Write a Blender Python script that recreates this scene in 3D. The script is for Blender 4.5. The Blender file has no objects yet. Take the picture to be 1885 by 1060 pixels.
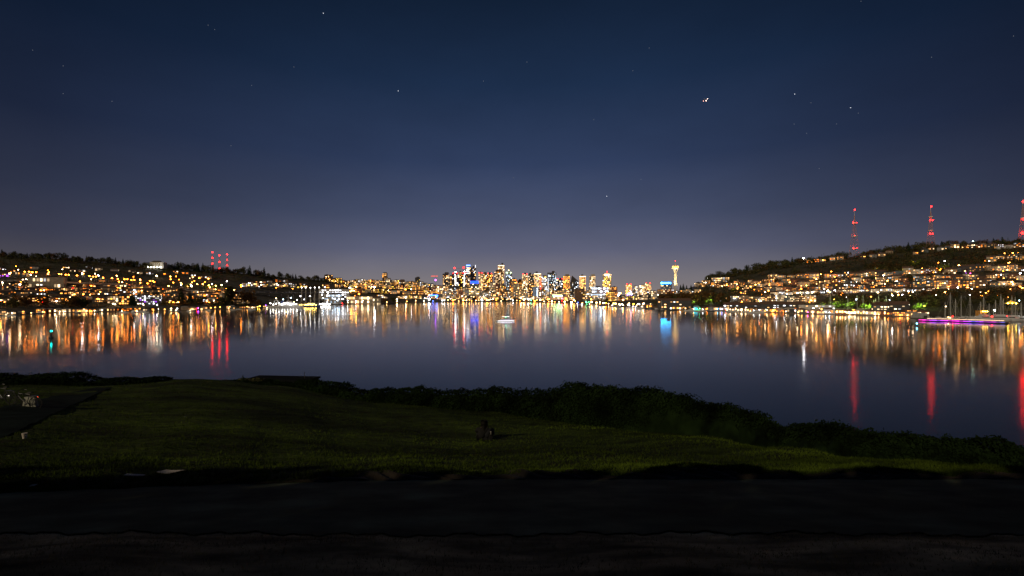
import bpy, bmesh, math, random
import numpy as np
from mathutils import Vector, Matrix

random.seed(7)
np.random.seed(7)
R = math.radians
S = bpy.context.scene
COL = S.collection

# ------------------------------------------------------------------ camera, world, fill sun, exposure
H = 24.0            # eye height over the lake (metres); lake surface is z = 0
F, CX, HY = 838.0, 942.5, 547.0
cam_d = bpy.data.cameras.new("camera")
cam_d.lens = 16.0; cam_d.sensor_width = 36.0
cam_d.shift_y = (HY - 530.0) / 1885.0
cam_d.clip_start = 0.2; cam_d.clip_end = 60000
cam = bpy.data.objects.new("camera", cam_d); COL.objects.link(cam)
cam.location = (0, 0, H); cam.rotation_euler = (R(90), 0, 0)
S.camera = cam
S.view_settings.view_transform = 'Standard'
S.view_settings.look = 'None'
S.view_settings.exposure = 0.0
S.view_settings.gamma = 1.0
S.render.engine = 'CYCLES'
S.cycles.use_denoising = True
S.cycles.max_bounces = 4
S.cycles.diffuse_bounces = 1
S.cycles.glossy_bounces = 2
S.cycles.sample_clamp_indirect = 4.0
S.cycles.use_light_tree = True
S.cycles.use_adaptive_sampling = False
try:
    S.cycles.denoising_prefilter = 'ACCURATE'
except Exception:
    pass

W = bpy.data.worlds.new("World"); S.world = W; W.use_nodes = True
nt = W.node_tree; nt.nodes.clear()
def N(t, **k):
    n = nt.nodes.new(t)
    for a, b in k.items(): setattr(n, a, b)
    return n
def ramp(n, pts):
    e = n.color_ramp.elements
    while len(e) > 1: e.remove(e[-1])
    e[0].position = pts[0][0]; e[0].color = (*pts[0][1], 1)
    for p, c in pts[1:]:
        q = e.new(p); q.color = (*c, 1)
L = nt.links.new
tc = N('ShaderNodeTexCoord'); sep = N('ShaderNodeSeparateXYZ'); L(tc.outputs['Generated'], sep.inputs[0])
rz = N('ShaderNodeValToRGB'); L(sep.outputs['Z'], rz.inputs[0])
ramp(rz, [(0.0, (.245, .208, .200)), (0.05, (.178, .166, .192)), (0.10, (.108, .115, .178)), (0.17, (.061, .076, .137)),
          (0.28, (.0275, .0440, .099)), (0.42, (.0114, .0255, .063)), (0.55, (.0056, .0136, .034)), (1.0, (.0022, .0060, .018))])
# city glow fades away from downtown (direction +Y)
az = N('ShaderNodeVectorMath', operation='NORMALIZE')
cmb = N('ShaderNodeCombineXYZ'); L(sep.outputs['X'], cmb.inputs[0]); L(sep.outputs['Y'], cmb.inputs[1]); L(cmb.outputs[0], az.inputs[0])
dt = N('ShaderNodeVectorMath', operation='DOT_PRODUCT'); L(az.outputs[0], dt.inputs[0]); dt.inputs[1].default_value = (0.03, 1, 0)
ra = N('ShaderNodeValToRGB'); L(dt.outputs['Value'], ra.inputs[0])
ramp(ra, [(0.0, (.46, .42, .38)), (0.5, (.34, .32, .31)), (0.68, (.40, .40, .42)), (0.80, (.56, .57, .59)), (0.92, (.80, .81, .82)), (1.0, (1, 1, 1))])
mu = N('ShaderNodeMix', data_type='RGBA', blend_type='MULTIPLY'); mu.inputs[0].default_value = 1
# thin uneven high cloud
cn = N('ShaderNodeTexNoise'); cn.inputs['Scale'].default_value = 2.6; cn.inputs['Detail'].default_value = 5; cn.inputs['Roughness'].default_value = .55
cmap = N('ShaderNodeMapping'); cmap.inputs['Scale'].default_value = (1, 1, 2.6); L(tc.outputs['Generated'], cmap.inputs[0]); L(cmap.outputs[0], cn.inputs['Vector'])
cr = N('ShaderNodeMapRange'); cr.inputs[1].default_value = .32; cr.inputs[2].default_value = .72; cr.inputs[3].default_value = 1.02; cr.inputs[4].default_value = 1.22; L(cn.outputs['Fac'], cr.inputs[0])
vm = N('ShaderNodeVectorMath', operation='SCALE'); L(rz.outputs[0], vm.inputs[0]); L(cr.outputs[0], vm.inputs['Scale'])
L(vm.outputs[0], mu.inputs[6]); L(ra.outputs[0], mu.inputs[7])
# a last trace of twilight from the physical sky
sky = N('ShaderNodeTexSky', sky_type='NISHITA', sun_disc=False); sky.sun_elevation = R(-6); sky.sun_rotation = R(140)
bg1 = N('ShaderNodeBackground'); bg1.inputs[1].default_value = 1.0; L(mu.outputs[2], bg1.inputs[0])
bg2 = N('ShaderNodeBackground'); bg2.inputs[1].default_value = 0.002; L(sky.outputs[0], bg2.inputs[0])
ad = N('ShaderNodeAddShader'); L(bg1.outputs[0], ad.inputs[0]); L(bg2.outputs[0], ad.inputs[1])
wo = N('ShaderNodeOutputWorld'); L(ad.outputs[0], wo.inputs[0])

fill_sun_d = bpy.data.lights.new("moon", 'SUN'); fill_sun_d.energy = 1.2; fill_sun_d.angle = R(0.5); fill_sun_d.color = (1.0, .80, .52)
moon = bpy.data.objects.new("moon", fill_sun_d); COL.objects.link(moon)
moon.rotation_euler = (R(66), 0, R(-38))     # added warm fill in place of city light, low, from behind left

# ------------------------------------------------------------------ helpers
def P(px, py, d): return Vector(((px - CX) / F * d, d, H + (HY - py) / F * d))
def X(px, d): return (px - CX) / F * d
def lerp(a, b, t): return a + (b - a) * t

MATS = {}
def mat(name, col, rough=.8, var=.25, scale=.6, metal=0.0, bump=0.0, spec=None, col2=None, sx=1, patch=0):
    if name in MATS: return MATS[name]
    m = bpy.data.materials.new(name); m.use_nodes = True
    t = m.node_tree; b = t.nodes['Principled BSDF']
    b.inputs['Roughness'].default_value = rough; b.inputs['Metallic'].default_value = metal
    if spec is not None: b.inputs['Specular IOR Level'].default_value = spec
    c = t.nodes.new('ShaderNodeTexCoord'); n = t.nodes.new('ShaderNodeTexNoise')
    n.inputs['Scale'].default_value = scale; n.inputs['Detail'].default_value = 5
    mp_ = t.nodes.new('ShaderNodeMapping'); mp_.inputs['Scale'].default_value = (sx, 1, 1)
    t.links.new(c.outputs['Object'], mp_.inputs[0]); t.links.new(mp_.outputs[0], n.inputs['Vector'])
    r = t.nodes.new('ShaderNodeValToRGB'); e = r.color_ramp.elements
    e[0].position = .3; e[1].position = .72
    a = [x * (1 - var) for x in col]; z = [min(1, x * (1 + var)) for x in (col2 or col)]
    e[0].color = (*a, 1); e[1].color = (*z, 1)
    t.links.new(n.outputs['Fac'], r.inputs[0]); t.links.new(r.outputs[0], b.inputs['Base Color'])
    if bump:
        bp = t.nodes.new('ShaderNodeBump'); bp.inputs['Strength'].default_value = bump
        n2 = t.nodes.new('ShaderNodeTexNoise'); n2.inputs['Scale'].default_value = scale * 9; n2.inputs['Detail'].default_value = 6
        t.links.new(c.outputs['Object'], n2.inputs['Vector'])
        t.links.new(n2.outputs['Fac'], bp.inputs['Height']); t.links.new(bp.outputs[0], b.inputs['Normal'])
    if patch: patchy(m, patch)
    MATS[name] = m
    return m
def patchy(m, sc, lo=.42, hi=1.45):
    """lighter and darker patches: a broad noise multiplies the base colour"""
    t = m.node_tree; b = t.nodes['Principled BSDF']; src = b.inputs['Base Color'].links[0].from_socket
    c = t.nodes.new('ShaderNodeTexCoord'); n = t.nodes.new('ShaderNodeTexNoise'); n.inputs['Scale'].default_value = sc; n.inputs['Detail'].default_value = 4; n.inputs['Roughness'].default_value = .6
    mp = t.nodes.new('ShaderNodeMapping'); mp.inputs['Scale'].default_value = (.6, 1.3, 1); mp.inputs['Location'].default_value = (3.1, 1.7, 0)
    r = t.nodes.new('ShaderNodeMapRange'); r.inputs[1].default_value = .36; r.inputs[2].default_value = .64; r.inputs[3].default_value = lo; r.inputs[4].default_value = hi
    v = t.nodes.new('ShaderNodeVectorMath'); v.operation = 'SCALE'
    t.links.new(c.outputs['Object'], mp.inputs[0]); t.links.new(mp.outputs[0], n.inputs['Vector']); t.links.new(n.outputs['Fac'], r.inputs[0]); t.links.new(src, v.inputs[0]); t.links.new(r.outputs[0], v.inputs['Scale']); t.links.new(v.outputs[0], b.inputs['Base Color'])
def em(name, col, st, sample=True):
    key = 'glow_%s_%g' % (name, st)
    if key in MATS: return MATS[key]
    m = bpy.data.materials.new(key); m.use_nodes = True
    t = m.node_tree; t.nodes.clear()
    e = t.nodes.new('ShaderNodeEmission'); e.inputs[0].default_value = (*col, 1); e.inputs[1].default_value = st
    o = t.nodes.new('ShaderNodeOutputMaterial'); t.links.new(e.outputs[0], o.inputs[0])
    if not sample: m.cycles.emission_sampling = 'NONE'
    MATS[key] = m
    return m

class MB:
    """collects shapes for one mesh object"""
    def __init__(s): s.v = []; s.f = []
    def add(s, vs, fs):
        k = len(s.v); s.v += [tuple(v) for v in vs]; s.f += [tuple(i + k for i in f) for f in fs]; return s
    def box(s, c, size, rz=0.0, taper=1.0):
        x, y, z = size[0] / 2, size[1] / 2, size[2] / 2
        vs = []
        for dz, k in ((-z, 1.0), (z, taper)):
            for a, b in ((-x, -y), (x, -y), (x, y), (-x, y)):
                a *= k; b *= k
                vs.append((c[0] + a * math.cos(rz) - b * math.sin(rz), c[1] + a * math.sin(rz) + b * math.cos(rz), c[2] + dz))
        return s.add(vs, [(3, 2, 1, 0), (4, 5, 6, 7), (0, 1, 5, 4), (1, 2, 6, 5), (2, 3, 7, 6), (3, 0, 4, 7)])
    def bar(s, a, b, r, n=6, r2=None):
        a = Vector(a); b = Vector(b); r2 = r if r2 is None else r2
        d = (b - a).normalized(); u = d.orthogonal().normalized(); w = d.cross(u)
        vs = []
        for p, q in ((a, r), (b, r2)):
            for i in range(n):
                t = 2 * math.pi * i / n; vs.append(p + (u * math.cos(t) + w * math.sin(t)) * q)
        fs = [(i, (i + 1) % n, n + (i + 1) % n, n + i) for i in range(n)] + [tuple(range(n))[::-1], tuple(range(n, 2 * n))]
        return s.add(vs, fs)
    def ball(s, c, r, n=8, m=5, sz=1.0):
        vs = [(c[0], c[1], c[2] - r * sz)]
        for j in range(1, m):
            t = math.pi * j / m
            for i in range(n):
                a = 2 * math.pi * i / n
                vs.append((c[0] + r * math.sin(t) * math.cos(a), c[1] + r * math.sin(t) * math.sin(a), c[2] - r * sz * math.cos(t)))
        vs.append((c[0], c[1], c[2] + r * sz)); fs = []
        for i in range(n):
            fs.append((0, 1 + (i + 1) % n, 1 + i)); fs.append((len(vs) - 1, 1 + (m - 2) * n + i, 1 + (m - 2) * n + (i + 1) % n))
            for j in range(m - 2):
                p, q = 1 + j * n + i, 1 + j * n + (i + 1) % n; fs.append((p, q, q + n, p + n))
        return s.add(vs, fs)
    def lathe(s, prof, c=(0, 0, 0), n=20):
        vs = [(c[0] + r * math.cos(2 * math.pi * i / n), c[1] + r * math.sin(2 * math.pi * i / n), c[2] + z) for r, z in prof for i in range(n)]
        fs = [(j * n + i, j * n + (i + 1) % n, (j + 1) * n + (i + 1) % n, (j + 1) * n + i) for j in range(len(prof) - 1) for i in range(n)]
        fs += [tuple(range(n))[::-1], tuple(range((len(prof) - 1) * n, len(prof) * n))]
        return s.add(vs, fs)
    def prism(s, c, w, d, h, over=.4):
        """gable roof: ridge along x, sits at z=c[2]"""
        x, y = w / 2 + over, d / 2 + over
        vs = [(c[0] - x, c[1] - y, c[2]), (c[0] + x, c[1] - y, c[2]), (c[0] + x, c[1] + y, c[2]), (c[0] - x, c[1] + y, c[2]), (c[0] - x, c[1], c[2] + h), (c[0] + x, c[1], c[2] + h)]
        return s.add(vs, [(3, 2, 1, 0), (0, 1, 5, 4), (2, 3, 4, 5), (0, 4, 3), (1, 2, 5)])
    def gable_front(s, c, w, d, h, over=.4):
        x, y = w / 2 + over, d / 2 + over
        vs = [(c[0] - x, c[1] - y, c[2]), (c[0] + x, c[1] - y, c[2]), (c[0] + x, c[1] + y, c[2]), (c[0] - x, c[1] + y, c[2]), (c[0], c[1] - y, c[2] + h), (c[0], c[1] + y, c[2] + h)]
        return s.add(vs, [(3, 2, 1, 0), (0, 1, 4), (2, 3, 5), (1, 2, 5, 4), (3, 0, 4, 5)])
    def mesh(s, name, m):
        me = bpy.data.meshes.new(name); me.from_pydata(s.v, [], s.f); me.update()
        if m is not None:
            for k in (m if isinstance(m, (list, tuple)) else [m]): me.materials.append(k)
        return me
    def build(s, name, m, parent=None, loc=None, smooth=False):
        me = s.mesh(name, m)
        if smooth:
            for p in me.polygons: p.use_smooth = True
        return link(name, me, parent, loc)
def link(name, me, parent=None, loc=None):
    o = bpy.data.objects.new(name, me); COL.objects.link(o)
    if parent is not None: o.parent = parent
    if loc is not None: o.location = loc
    return o
def empty(name, loc, rz=0.0):
    o = link(name, None, None, loc); o.rotation_euler = (0, 0, rz); o.empty_display_size = .5; return o
def tag(o, label, cat, group=None):
    o['label'] = label; o['category'] = cat
    if group: o['group'] = group
    return o
def structure(o): o['kind'] = 'structure'; return o
def stuff(o, label=None, cat=None):
    o['kind'] = 'stuff'
    if label: o['label'] = label
    if cat: o['category'] = cat
    return o
REG = {}
def reg(o, base, cat, zone, group, px):
    """the label is finished at the end, with the place of the thing in its row"""
    o['category'] = cat
    if group: o['group'] = group
    REG.setdefault(zone, []).append((px, len(REG.get(zone, [])), o, base))
    return o
_ones = "zeroth first second third fourth fifth sixth seventh eighth ninth tenth eleventh twelfth thirteenth fourteenth fifteenth sixteenth seventeenth eighteenth nineteenth".split()
_tens = {2: ("twentieth", "twenty"), 3: ("thirtieth", "thirty"), 4: ("fortieth", "forty"), 5: ("fiftieth", "fifty"), 6: ("sixtieth", "sixty"), 7: ("seventieth", "seventy"), 8: ("eightieth", "eighty"), 9: ("ninetieth", "ninety")}
def ordinal(n):
    if n < 20: return _ones[n]
    if n < 100: return _tens[n // 10][0] if n % 10 == 0 else _tens[n // 10][1] + '-' + _ones[n % 10]
    return 'hundred-and-' + ordinal(n - 100)
def finish_labels():
    for zone, it in REG.items():
        it.sort(key=lambda q: (q[0], q[1]))
        for i, (px, k, o, base) in enumerate(it):
            pos = 'only one' if len(it) == 1 else ('leftmost' if i == 0 else ('rightmost' if i == len(it) - 1 else ordinal(i + 1) + ' from left'))
            o['label'] = '%s, %s %s' % (base, pos, zone)
_UB = {}
def ubox(name, m):
    k = (name, m.name)
    if k not in _UB: _UB[k] = MB().box((0, 0, 0), (1, 1, 1)).mesh(name, m)
    return _UB[k]
def cube(name, m, parent, loc, size):
    o = bpy.data.objects.new(name, ubox(name, m)); COL.objects.link(o); o.parent = parent; o.location = loc; o.scale = size; return o
_UBALL = {}
def bulb(name, m, parent, loc, r, squash=1.0):
    k = (name, m.name)
    if k not in _UBALL: _UBALL[k] = MB().ball((0, 0, 0), 1, 8, 5).mesh(name, m)
    o = bpy.data.objects.new(name, _UBALL[k]); COL.objects.link(o); o.parent = parent; o.location = loc; o.scale = (r, r, r * squash); return o

# ------------------------------------------------------------------ land around the lake
# per viewing column: (row, distance) of shore, low bank, mid slope, high slope, crest
COLS = [(-900, (583, 556), (568, 620), (540, 760), (505, 1000), (478, 1300)),
        (0, (580, 610), (564, 700), (528, 930), (495, 1250), (472, 1450)),
        (100, (575, 718), (562, 790), (527, 1000), (497, 1280), (475, 1480)),
        (200, (573, 773), (561, 850), (527, 1080), (502, 1350), (484, 1550)),
        (300, (572, 804), (560, 880), (530, 1150), (508, 1450), (494, 1680)),
        (450, (568, 958), (557, 1050), (534, 1350), (516, 1650), (503, 1850)),
        (600, (561, 1437), (553, 1600), (540, 1850), (528, 2100), (517, 2350)),
        (700, (559, 1676), (551, 1900), (541, 2200), (531, 2450), (523, 2700)),
        (800, (556, 2235), (551, 2450), (544, 2750), (537, 3050), (531, 3350)),
        (950, (555.5, 2366), (551, 2600), (548, 2950), (545, 3350), (543, 4000)),
        (1050, (558, 1828), (552, 2050), (549, 2600), (546, 3100), (542, 3700)),
        (1150, (564, 1183), (557, 1380), (552, 1900), (547, 2600), (543, 3300)),
        (1250, (570, 874), (561, 970), (552, 1250), (545, 1600), (536, 2000)),
        (1300, (571, 838), (563, 900), (548, 1060), (530, 1220), (515, 1380)),
        (1400, (574, 745), (564, 800), (538, 930), (512, 1080), (492, 1250)),
        (1500, (577, 670), (566, 715), (538, 850), (506, 1010), (480, 1220)),
        (1600, (580, 610), (568, 650), (540, 770), (502, 950), (468, 1160)),
        (1700, (582.5, 566), (570, 605), (542, 715), (500, 900), (456, 1130)),
        (1885, (587, 503), (574, 560), (547, 640), (503, 830), (446, 1100)),
        (2800, (600, 380), (585, 440), (550, 560), (505, 760), (440, 1050))]
_cpx = np.array([c[0] for c in COLS], float)
_cpy = np.array([[q[0] for q in c[1:]] for c in COLS], float)
_cd = np.array([[q[1] for q in c[1:]] for c in COLS], float)
_cz = H + (HY - _cpy) / F * _cd; _cz[:, 0] = 0.4
def column(px):
    px = min(max(px, _cpx[0]), _cpx[-1])
    ds = [np.interp(px, _cpx, _cd[:, k]) for k in range(5)]
    zs = [np.interp(px, _cpx, _cz[:, k]) for k in range(5)]
    return ([ds[0] - 40, ds[0] - 2] + ds + [ds[4] + 500, ds[4] + 2500, ds[4] + 9000], [-6, -1.5] + zs + [zs[4] * .85, zs[4] * .5, 20])
def land(x, y):
    ds, zs = column(CX + F * x / max(y, 1.0)); return float(np.interp(y, ds, zs))
def hit(px, py):
    """distance at which the ray through a picture point meets the land"""
    ds, zs = column(px); k = (HY - py) / F
    d = ds[2]
    while d < ds[-1]:
        if H + k * d <= np.interp(d, ds, zs): return float(d)
        d += 4
    return float(ds[6])
def shore(px): return float(column(px)[0][2])
m_land = mat('hill_ground', (.035, .042, .02), .95, .5, .02, bump=.3, col2=(.06, .05, .03))
v = []; f = []; pxs = list(np.arange(-1500, 3420, 14.0)); fr = []
for k in range(9): fr += [k + j / 6 for j in range(6)]
fr.append(9)
for px in pxs:
    ds, zs = column(px)
    for t in fr:
        d = np.interp(t, range(10), ds); z = np.interp(t, range(10), zs)
        v.append((X(px, d), d, z + (1.2 * math.sin(px * .11 + d * .013) * min(1, max(0, z) / 40))))
nr = len(fr)
for i in range(len(pxs) - 1):
    for j in range(nr - 1):
        a = i * nr + j; f.append((a, a + nr, a + nr + 1, a + 1))
o = structure(MB().add(v, f).build('hills', m_land, smooth=True))

# lake
wm = bpy.data.materials.new('lake_water'); wm.use_nodes = True
t = wm.node_tree; b = t.nodes['Principled BSDF']
b.inputs['Base Color'].default_value = (.010, .014, .018, 1); b.inputs['IOR'].default_value = 1.50
c = t.nodes.new('ShaderNodeTexCoord'); mp = t.nodes.new('ShaderNodeMapping'); mp.inputs['Scale'].default_value = (.0022, .012, 1)
n = t.nodes.new('ShaderNodeTexNoise'); n.inputs['Scale'].default_value = 1.0; n.inputs['Detail'].default_value = 7; n.inputs['Roughness'].default_value = .65
mr = t.nodes.new('ShaderNodeMapRange'); mr.inputs[1].default_value = .35; mr.inputs[2].default_value = .7; mr.inputs[3].default_value = .070; mr.inputs[4].default_value = .125
t.links.new(c.outputs['Object'], mp.inputs[0]); t.links.new(mp.outputs[0], n.inputs['Vector']); t.links.new(n.outputs['Fac'], mr.inputs[0]); t.links.new(mr.outputs[0], b.inputs['Roughness'])
MATS['lake_water'] = wm
structure(MB().add([(-9000, 20, 0), (9000, 20, 0), (9000, 9000, 0), (-9000, 9000, 0)], [(0, 1, 2, 3)]).build('lake_water', wm))

# ------------------------------------------------------------------ park hill in the foreground
def zz(py, d): return 24 - (py - 547) / F * d
near = [(-40, 22.6), (0, 22.4), (4.2, 21.43), (5.8, 20.97)]
def fc(*pts, tail=((62, 6), (85, 0), (105, -3), (130, -8))):
    return near + [(d, zz(py, d)) for py, d in pts] + [q for q in tail if q[0] > pts[-1][1] + 3]
FG = [(-900, fc((912, 8.8), (820, 16), (745, 25), (712, 38), (702, 46), tail=((62, 11), (85, 4), (105, -2), (130, -6)))),
      (0, fc((912, 8.8), (820, 16), (745, 25), (712, 38), (702, 46), tail=((62, 11), (85, 4), (105, -2), (130, -6)))),
      (200, fc((903, 9.3), (830, 15.5), (765, 24), (718, 36), (704, 46), tail=((62, 11), (85, 4), (105, -2), (130, -6)))),
      (350, fc((897, 9.6), (845, 14.2), (765, 24), (714, 36), (697, 46), tail=((62, 11), (85, 5), (105, -2), (130, -6)))),
      (430, fc((894, 9.7), (845, 14.2), (770, 24), (717, 37), (700, 47), tail=((62, 10), (85, 5), (105, -2), (130, -6)))),
      (500, fc((892, 9.9), (845, 14.5), (775, 24), (723, 38), (709, 48))),
      (700, fc((887, 10.1), (832, 18), (777, 30), (742, 42), (737, 50))),
      (900, fc((885, 10.2), (840, 17), (811, 24), (776, 32), (757, 39), (757, 46))),
      (1100, fc((885, 10.2), (832, 19), (799, 26), (786, 30), (780, 36))),
      (1300, fc((885, 10.2), (838, 17), (808, 22), (801, 24), (800, 28), tail=((40, 9.5), (62, 3), (80, -2), (130, -8)))),
      (1460, fc((885, 10.2), (843, 15.3), (822, 18), (832, 22), tail=((32, 11.5), (45, 6), (62, -1), (85, -4), (130, -8)))),
      (1700, fc((885, 10.2), (861, 12.8), (850, 15), (872, 19), tail=((28, 12.5), (42, 5), (56, -1), (85, -4), (130, -8)))),
      (1885, fc((885, 10.2), (871, 11.6), (866, 13.4), (890, 17), tail=((26, 12.5), (38, 6), (52, -1), (85, -4), (130, -8)))),
      (2700, fc((885, 10.2), (871, 11.6), (866, 13.4), (890, 17), tail=((26, 12.5), (38, 6), (52, -1), (85, -4), (130, -8))))]
_fpx = [c[0] for c in FG]
_fd = [np.array([q[0] for q in c[1]]) for c in FG]; _fz = [np.array([q[1] for q in c[1]]) for c in FG]
def edge_far(px): return float(np.interp(px, [-400, 0, 300, 600, 900, 1885, 2600], [8.4, 8.8, 9.5, 10.0, 10.2, 10.2, 10.2]))
def edge_near(px): return 5.75 + .07 * math.sin(px * .006) + .06 * math.sin(px * .031) + .05 * math.sin(px * .083) + .03 * math.sin(px * .19)
def fg(x, y, lumps=True):
    px = min(max(CX + F * x / max(y, 3.0), _fpx[0]), _fpx[-1])
    i = max(0, min(len(_fpx) - 2, int(np.searchsorted(_fpx, px)) - 1))
    t = (px - _fpx[i]) / (_fpx[i + 1] - _fpx[i]); t = t * t * (3 - 2 * t)
    z = lerp(np.interp(y, _fd[i], _fz[i]), np.interp(y, _fd[i + 1], _fz[i + 1]), t)
    if lumps:
        ef, en = edge_far(px), edge_near(px)
        off = 0.0
        if y > ef:   # turf lip over the worn edge of the path, then hummocky lawn
            e = y - ef
            lip = .13 + .05 * math.sin(x * 1.7) + .04 * math.sin(x * 4.1 + 1)
            off += lip * min(1, e / .55) * max(0, 1 - e / 4.0)
            a = min(1, e / 1.5)
            off += a * (.05 * math.sin(x * .9 + y * .35) + .04 * math.sin(x * .37 - y * .8 + 2) + .025 * math.sin(x * 2.3 + y * 1.1) + .02 * math.sin(x * 3.9 - y * 2.9))
        elif y < en:
            a = min(1, (en - y) / .6)
            off += a * (.03 * math.sin(x * 2.1 + y) + .03 * math.sin(x * .8 - y * 1.7) + .02)
        z += off
    return float(z)
gx = sorted(set([round(s * q, 3) for q in list(np.arange(0, 14, .22)) + list(14 + 110 * (np.linspace(0, 1, 70)[1:]) ** 1.3) for s in (-1, 1)]))
gy = list(np.arange(-12, 3, 1.0)) + list(np.arange(3, 14, .16)) + list(np.arange(14, 34, .35)) + list(np.arange(34, 60, .8)) + list(np.arange(60, 134, 4.0))
v = [(x, y, fg(x, y)) for y in gy for x in gx]
f = [(j * len(gx) + i, j * len(gx) + i + 1, (j + 1) * len(gx) + i + 1, (j + 1) * len(gx) + i) for j in range(len(gy) - 1) for i in range(len(gx) - 1)]
m_lawn = bpy.data.materials.new('lawn_turf'); m_lawn.use_nodes = True
t = m_lawn.node_tree; b = t.nodes['Principled BSDF']; b.inputs['Roughness'].default_value = 1.0; b.inputs['Specular IOR Level'].default_value = .1
c = t.nodes.new('ShaderNodeTexCoord')
mpn = t.nodes.new('ShaderNodeMapping'); mpn.inputs['Scale'].default_value = (.30, 1, 1)
t.links.new(c.outputs['Object'], mpn.inputs[0])
n1 = t.nodes.new('ShaderNodeTexNoise'); n1.inputs['Scale'].default_value = .9; n1.inputs['Detail'].default_value = 8; n1.inputs['Roughness'].default_value = .7
r1 = t.nodes.new('ShaderNodeValToRGB')
ramp(r1, [(.30, (.022, .018, .008)), (.42, (.026, .036, .009)), (.55, (.046, .070, .010)), (.72, (.070, .105, .014))])
n2 = t.nodes.new('ShaderNodeTexNoise'); n2.inputs['Scale'].default_value = 7; n2.inputs['Detail'].default_value = 6
mx = t.nodes.new('ShaderNodeMix'); mx.data_type = 'RGBA'; mx.blend_type = 'MULTIPLY'; mx.inputs[0].default_value = .8
r2 = t.nodes.new('ShaderNodeValToRGB'); ramp(r2, [(.3, (.35, .35, .35)), (.7, (1.5, 1.5, 1.4))])
bp = t.nodes.new('ShaderNodeBump'); bp.inputs['Strength'].default_value = .8; bp.inputs['Distance'].default_value = .12
for a, q in ((n1, r1), (n2, r2)):
    t.links.new(mpn.outputs[0], a.inputs['Vector']); t.links.new(a.outputs['Fac'], q.inputs[0])
t.links.new(r1.outputs[0], mx.inputs[6]); t.links.new(r2.outputs[0], mx.inputs[7]); t.links.new(mx.outputs[2], b.inputs['Base Color'])
t.links.new(n2.outputs['Fac'], bp.inputs['Height']); t.links.new(bp.outputs[0], b.inputs['Normal'])
patchy(m_lawn, .11)
structure(MB().add(v, f).build('ground', m_lawn, smooth=True))

m_spath = mat('asphalt_side_path', (.013, .020, .018), .95, .5, 1.0, bump=.5, spec=.03)
m_path = mat('gravel_path', (.070, .086, .050), .95, .5, 1.3, bump=.9, patch=.5, spec=.1)
def strip(name, rows, m, lift=.035):
    """rows: list of (near point, far point) on the ground"""
    v = []; k = 14
    for a, q in rows:
        for i in range(k + 1):
            x = lerp(a[0], q[0], i / k); y = lerp(a[1], q[1], i / k); v.append((x, y, fg(x, y, False) + lift))
    f = [(i * (k + 1) + j, (i + 1) * (k + 1) + j, (i + 1) * (k + 1) + j + 1, i * (k + 1) + j + 1) for i in range(len(rows) - 1) for j in range(k)]
    return structure(MB().add(v, f).build(name, m))
rows = []
for px in np.arange(-420, 2620, 7.0):
    a, q = edge_near(px), edge_far(px) + .06 * math.sin(px * .05)
    rows.append(((X(px, a), a), (X(px, q), q)))
strip('path', rows, m_path)
rows = []
for px in np.arange(380, 2600, 7.0):
    q = edge_far(px) + .06 * math.sin(px * .05); e = .55 * min(1, (px - 370) / 400) * (1 + .3 * math.sin(px * .021) + .2 * math.sin(px * .067))
    rows.append(((X(px, q), q - .01), (X(px, q + e), q + e)))
v = []; k = 8
for a, q in rows:
    for i in range(k + 1):
        x, y = lerp(a[0], q[0], i / k), lerp(a[1], q[1], i / k); v.append((x, y, fg(x, y) + .03 + .03 * math.sin(x * 9 + i)))
structure(MB().add(v, [(i * (k + 1) + j, (i + 1) * (k + 1) + j, (i + 1) * (k + 1) + j + 1, i * (k + 1) + j + 1) for i in range(len(rows) - 1) for j in range(k)]).build('earth_bank', mat('bare_earth', (.022, .015, .010), .95, .5, 3, bump=.8, sx=.4)))
rows = [((X(px, 2.4), 2.4), (X(px, edge_near(px) - .03), edge_near(px) - .03)) for px in np.arange(-900, 2900, 9.0)]
m_verge = mat('worn_verge', (.060, .042, .024), .95, .85, 2.2, bump=1.0, spec=.05, col2=(.28, .21, .11), sx=.35, patch=.7)
v = []; k = 16
for a, q in rows:
    for i in range(k + 1):
        x, y = lerp(a[0], q[0], i / k), lerp(a[1], q[1], i / k); v.append((x, y, fg(x, y) + .02))
structure(MB().add(v, [(i * (k + 1) + j, (i + 1) * (k + 1) + j, (i + 1) * (k + 1) + j + 1, i * (k + 1) + j + 1) for i in range(len(rows) - 1) for j in range(k)]).build('verge', m_verge))
def fgd(px, py):
    d = 3.0; k = (HY - py) / F
    while d < 120:
        if H + k * d <= fg(X(px, d), d, False): return d
        d += .1
    return d
rows = []
for t_ in np.linspace(0, 1, 90):
    w1 = (1 - t_) * (2.2 * math.sin(t_ * 41) + 1.8 * math.sin(t_ * 97)); pa = (lerp(-60, 205, t_), lerp(846, 714, t_ ** .92) + w1); pb = (lerp(-60, 215, t_), lerp(765, 706, t_) + w1 * .5)
    da, db = fgd(*pa), fgd(*pb); rows.append(((X(pa[0], da), da), (X(pb[0], db), db)))
strip('side_path', rows, m_spath, .06)

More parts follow.
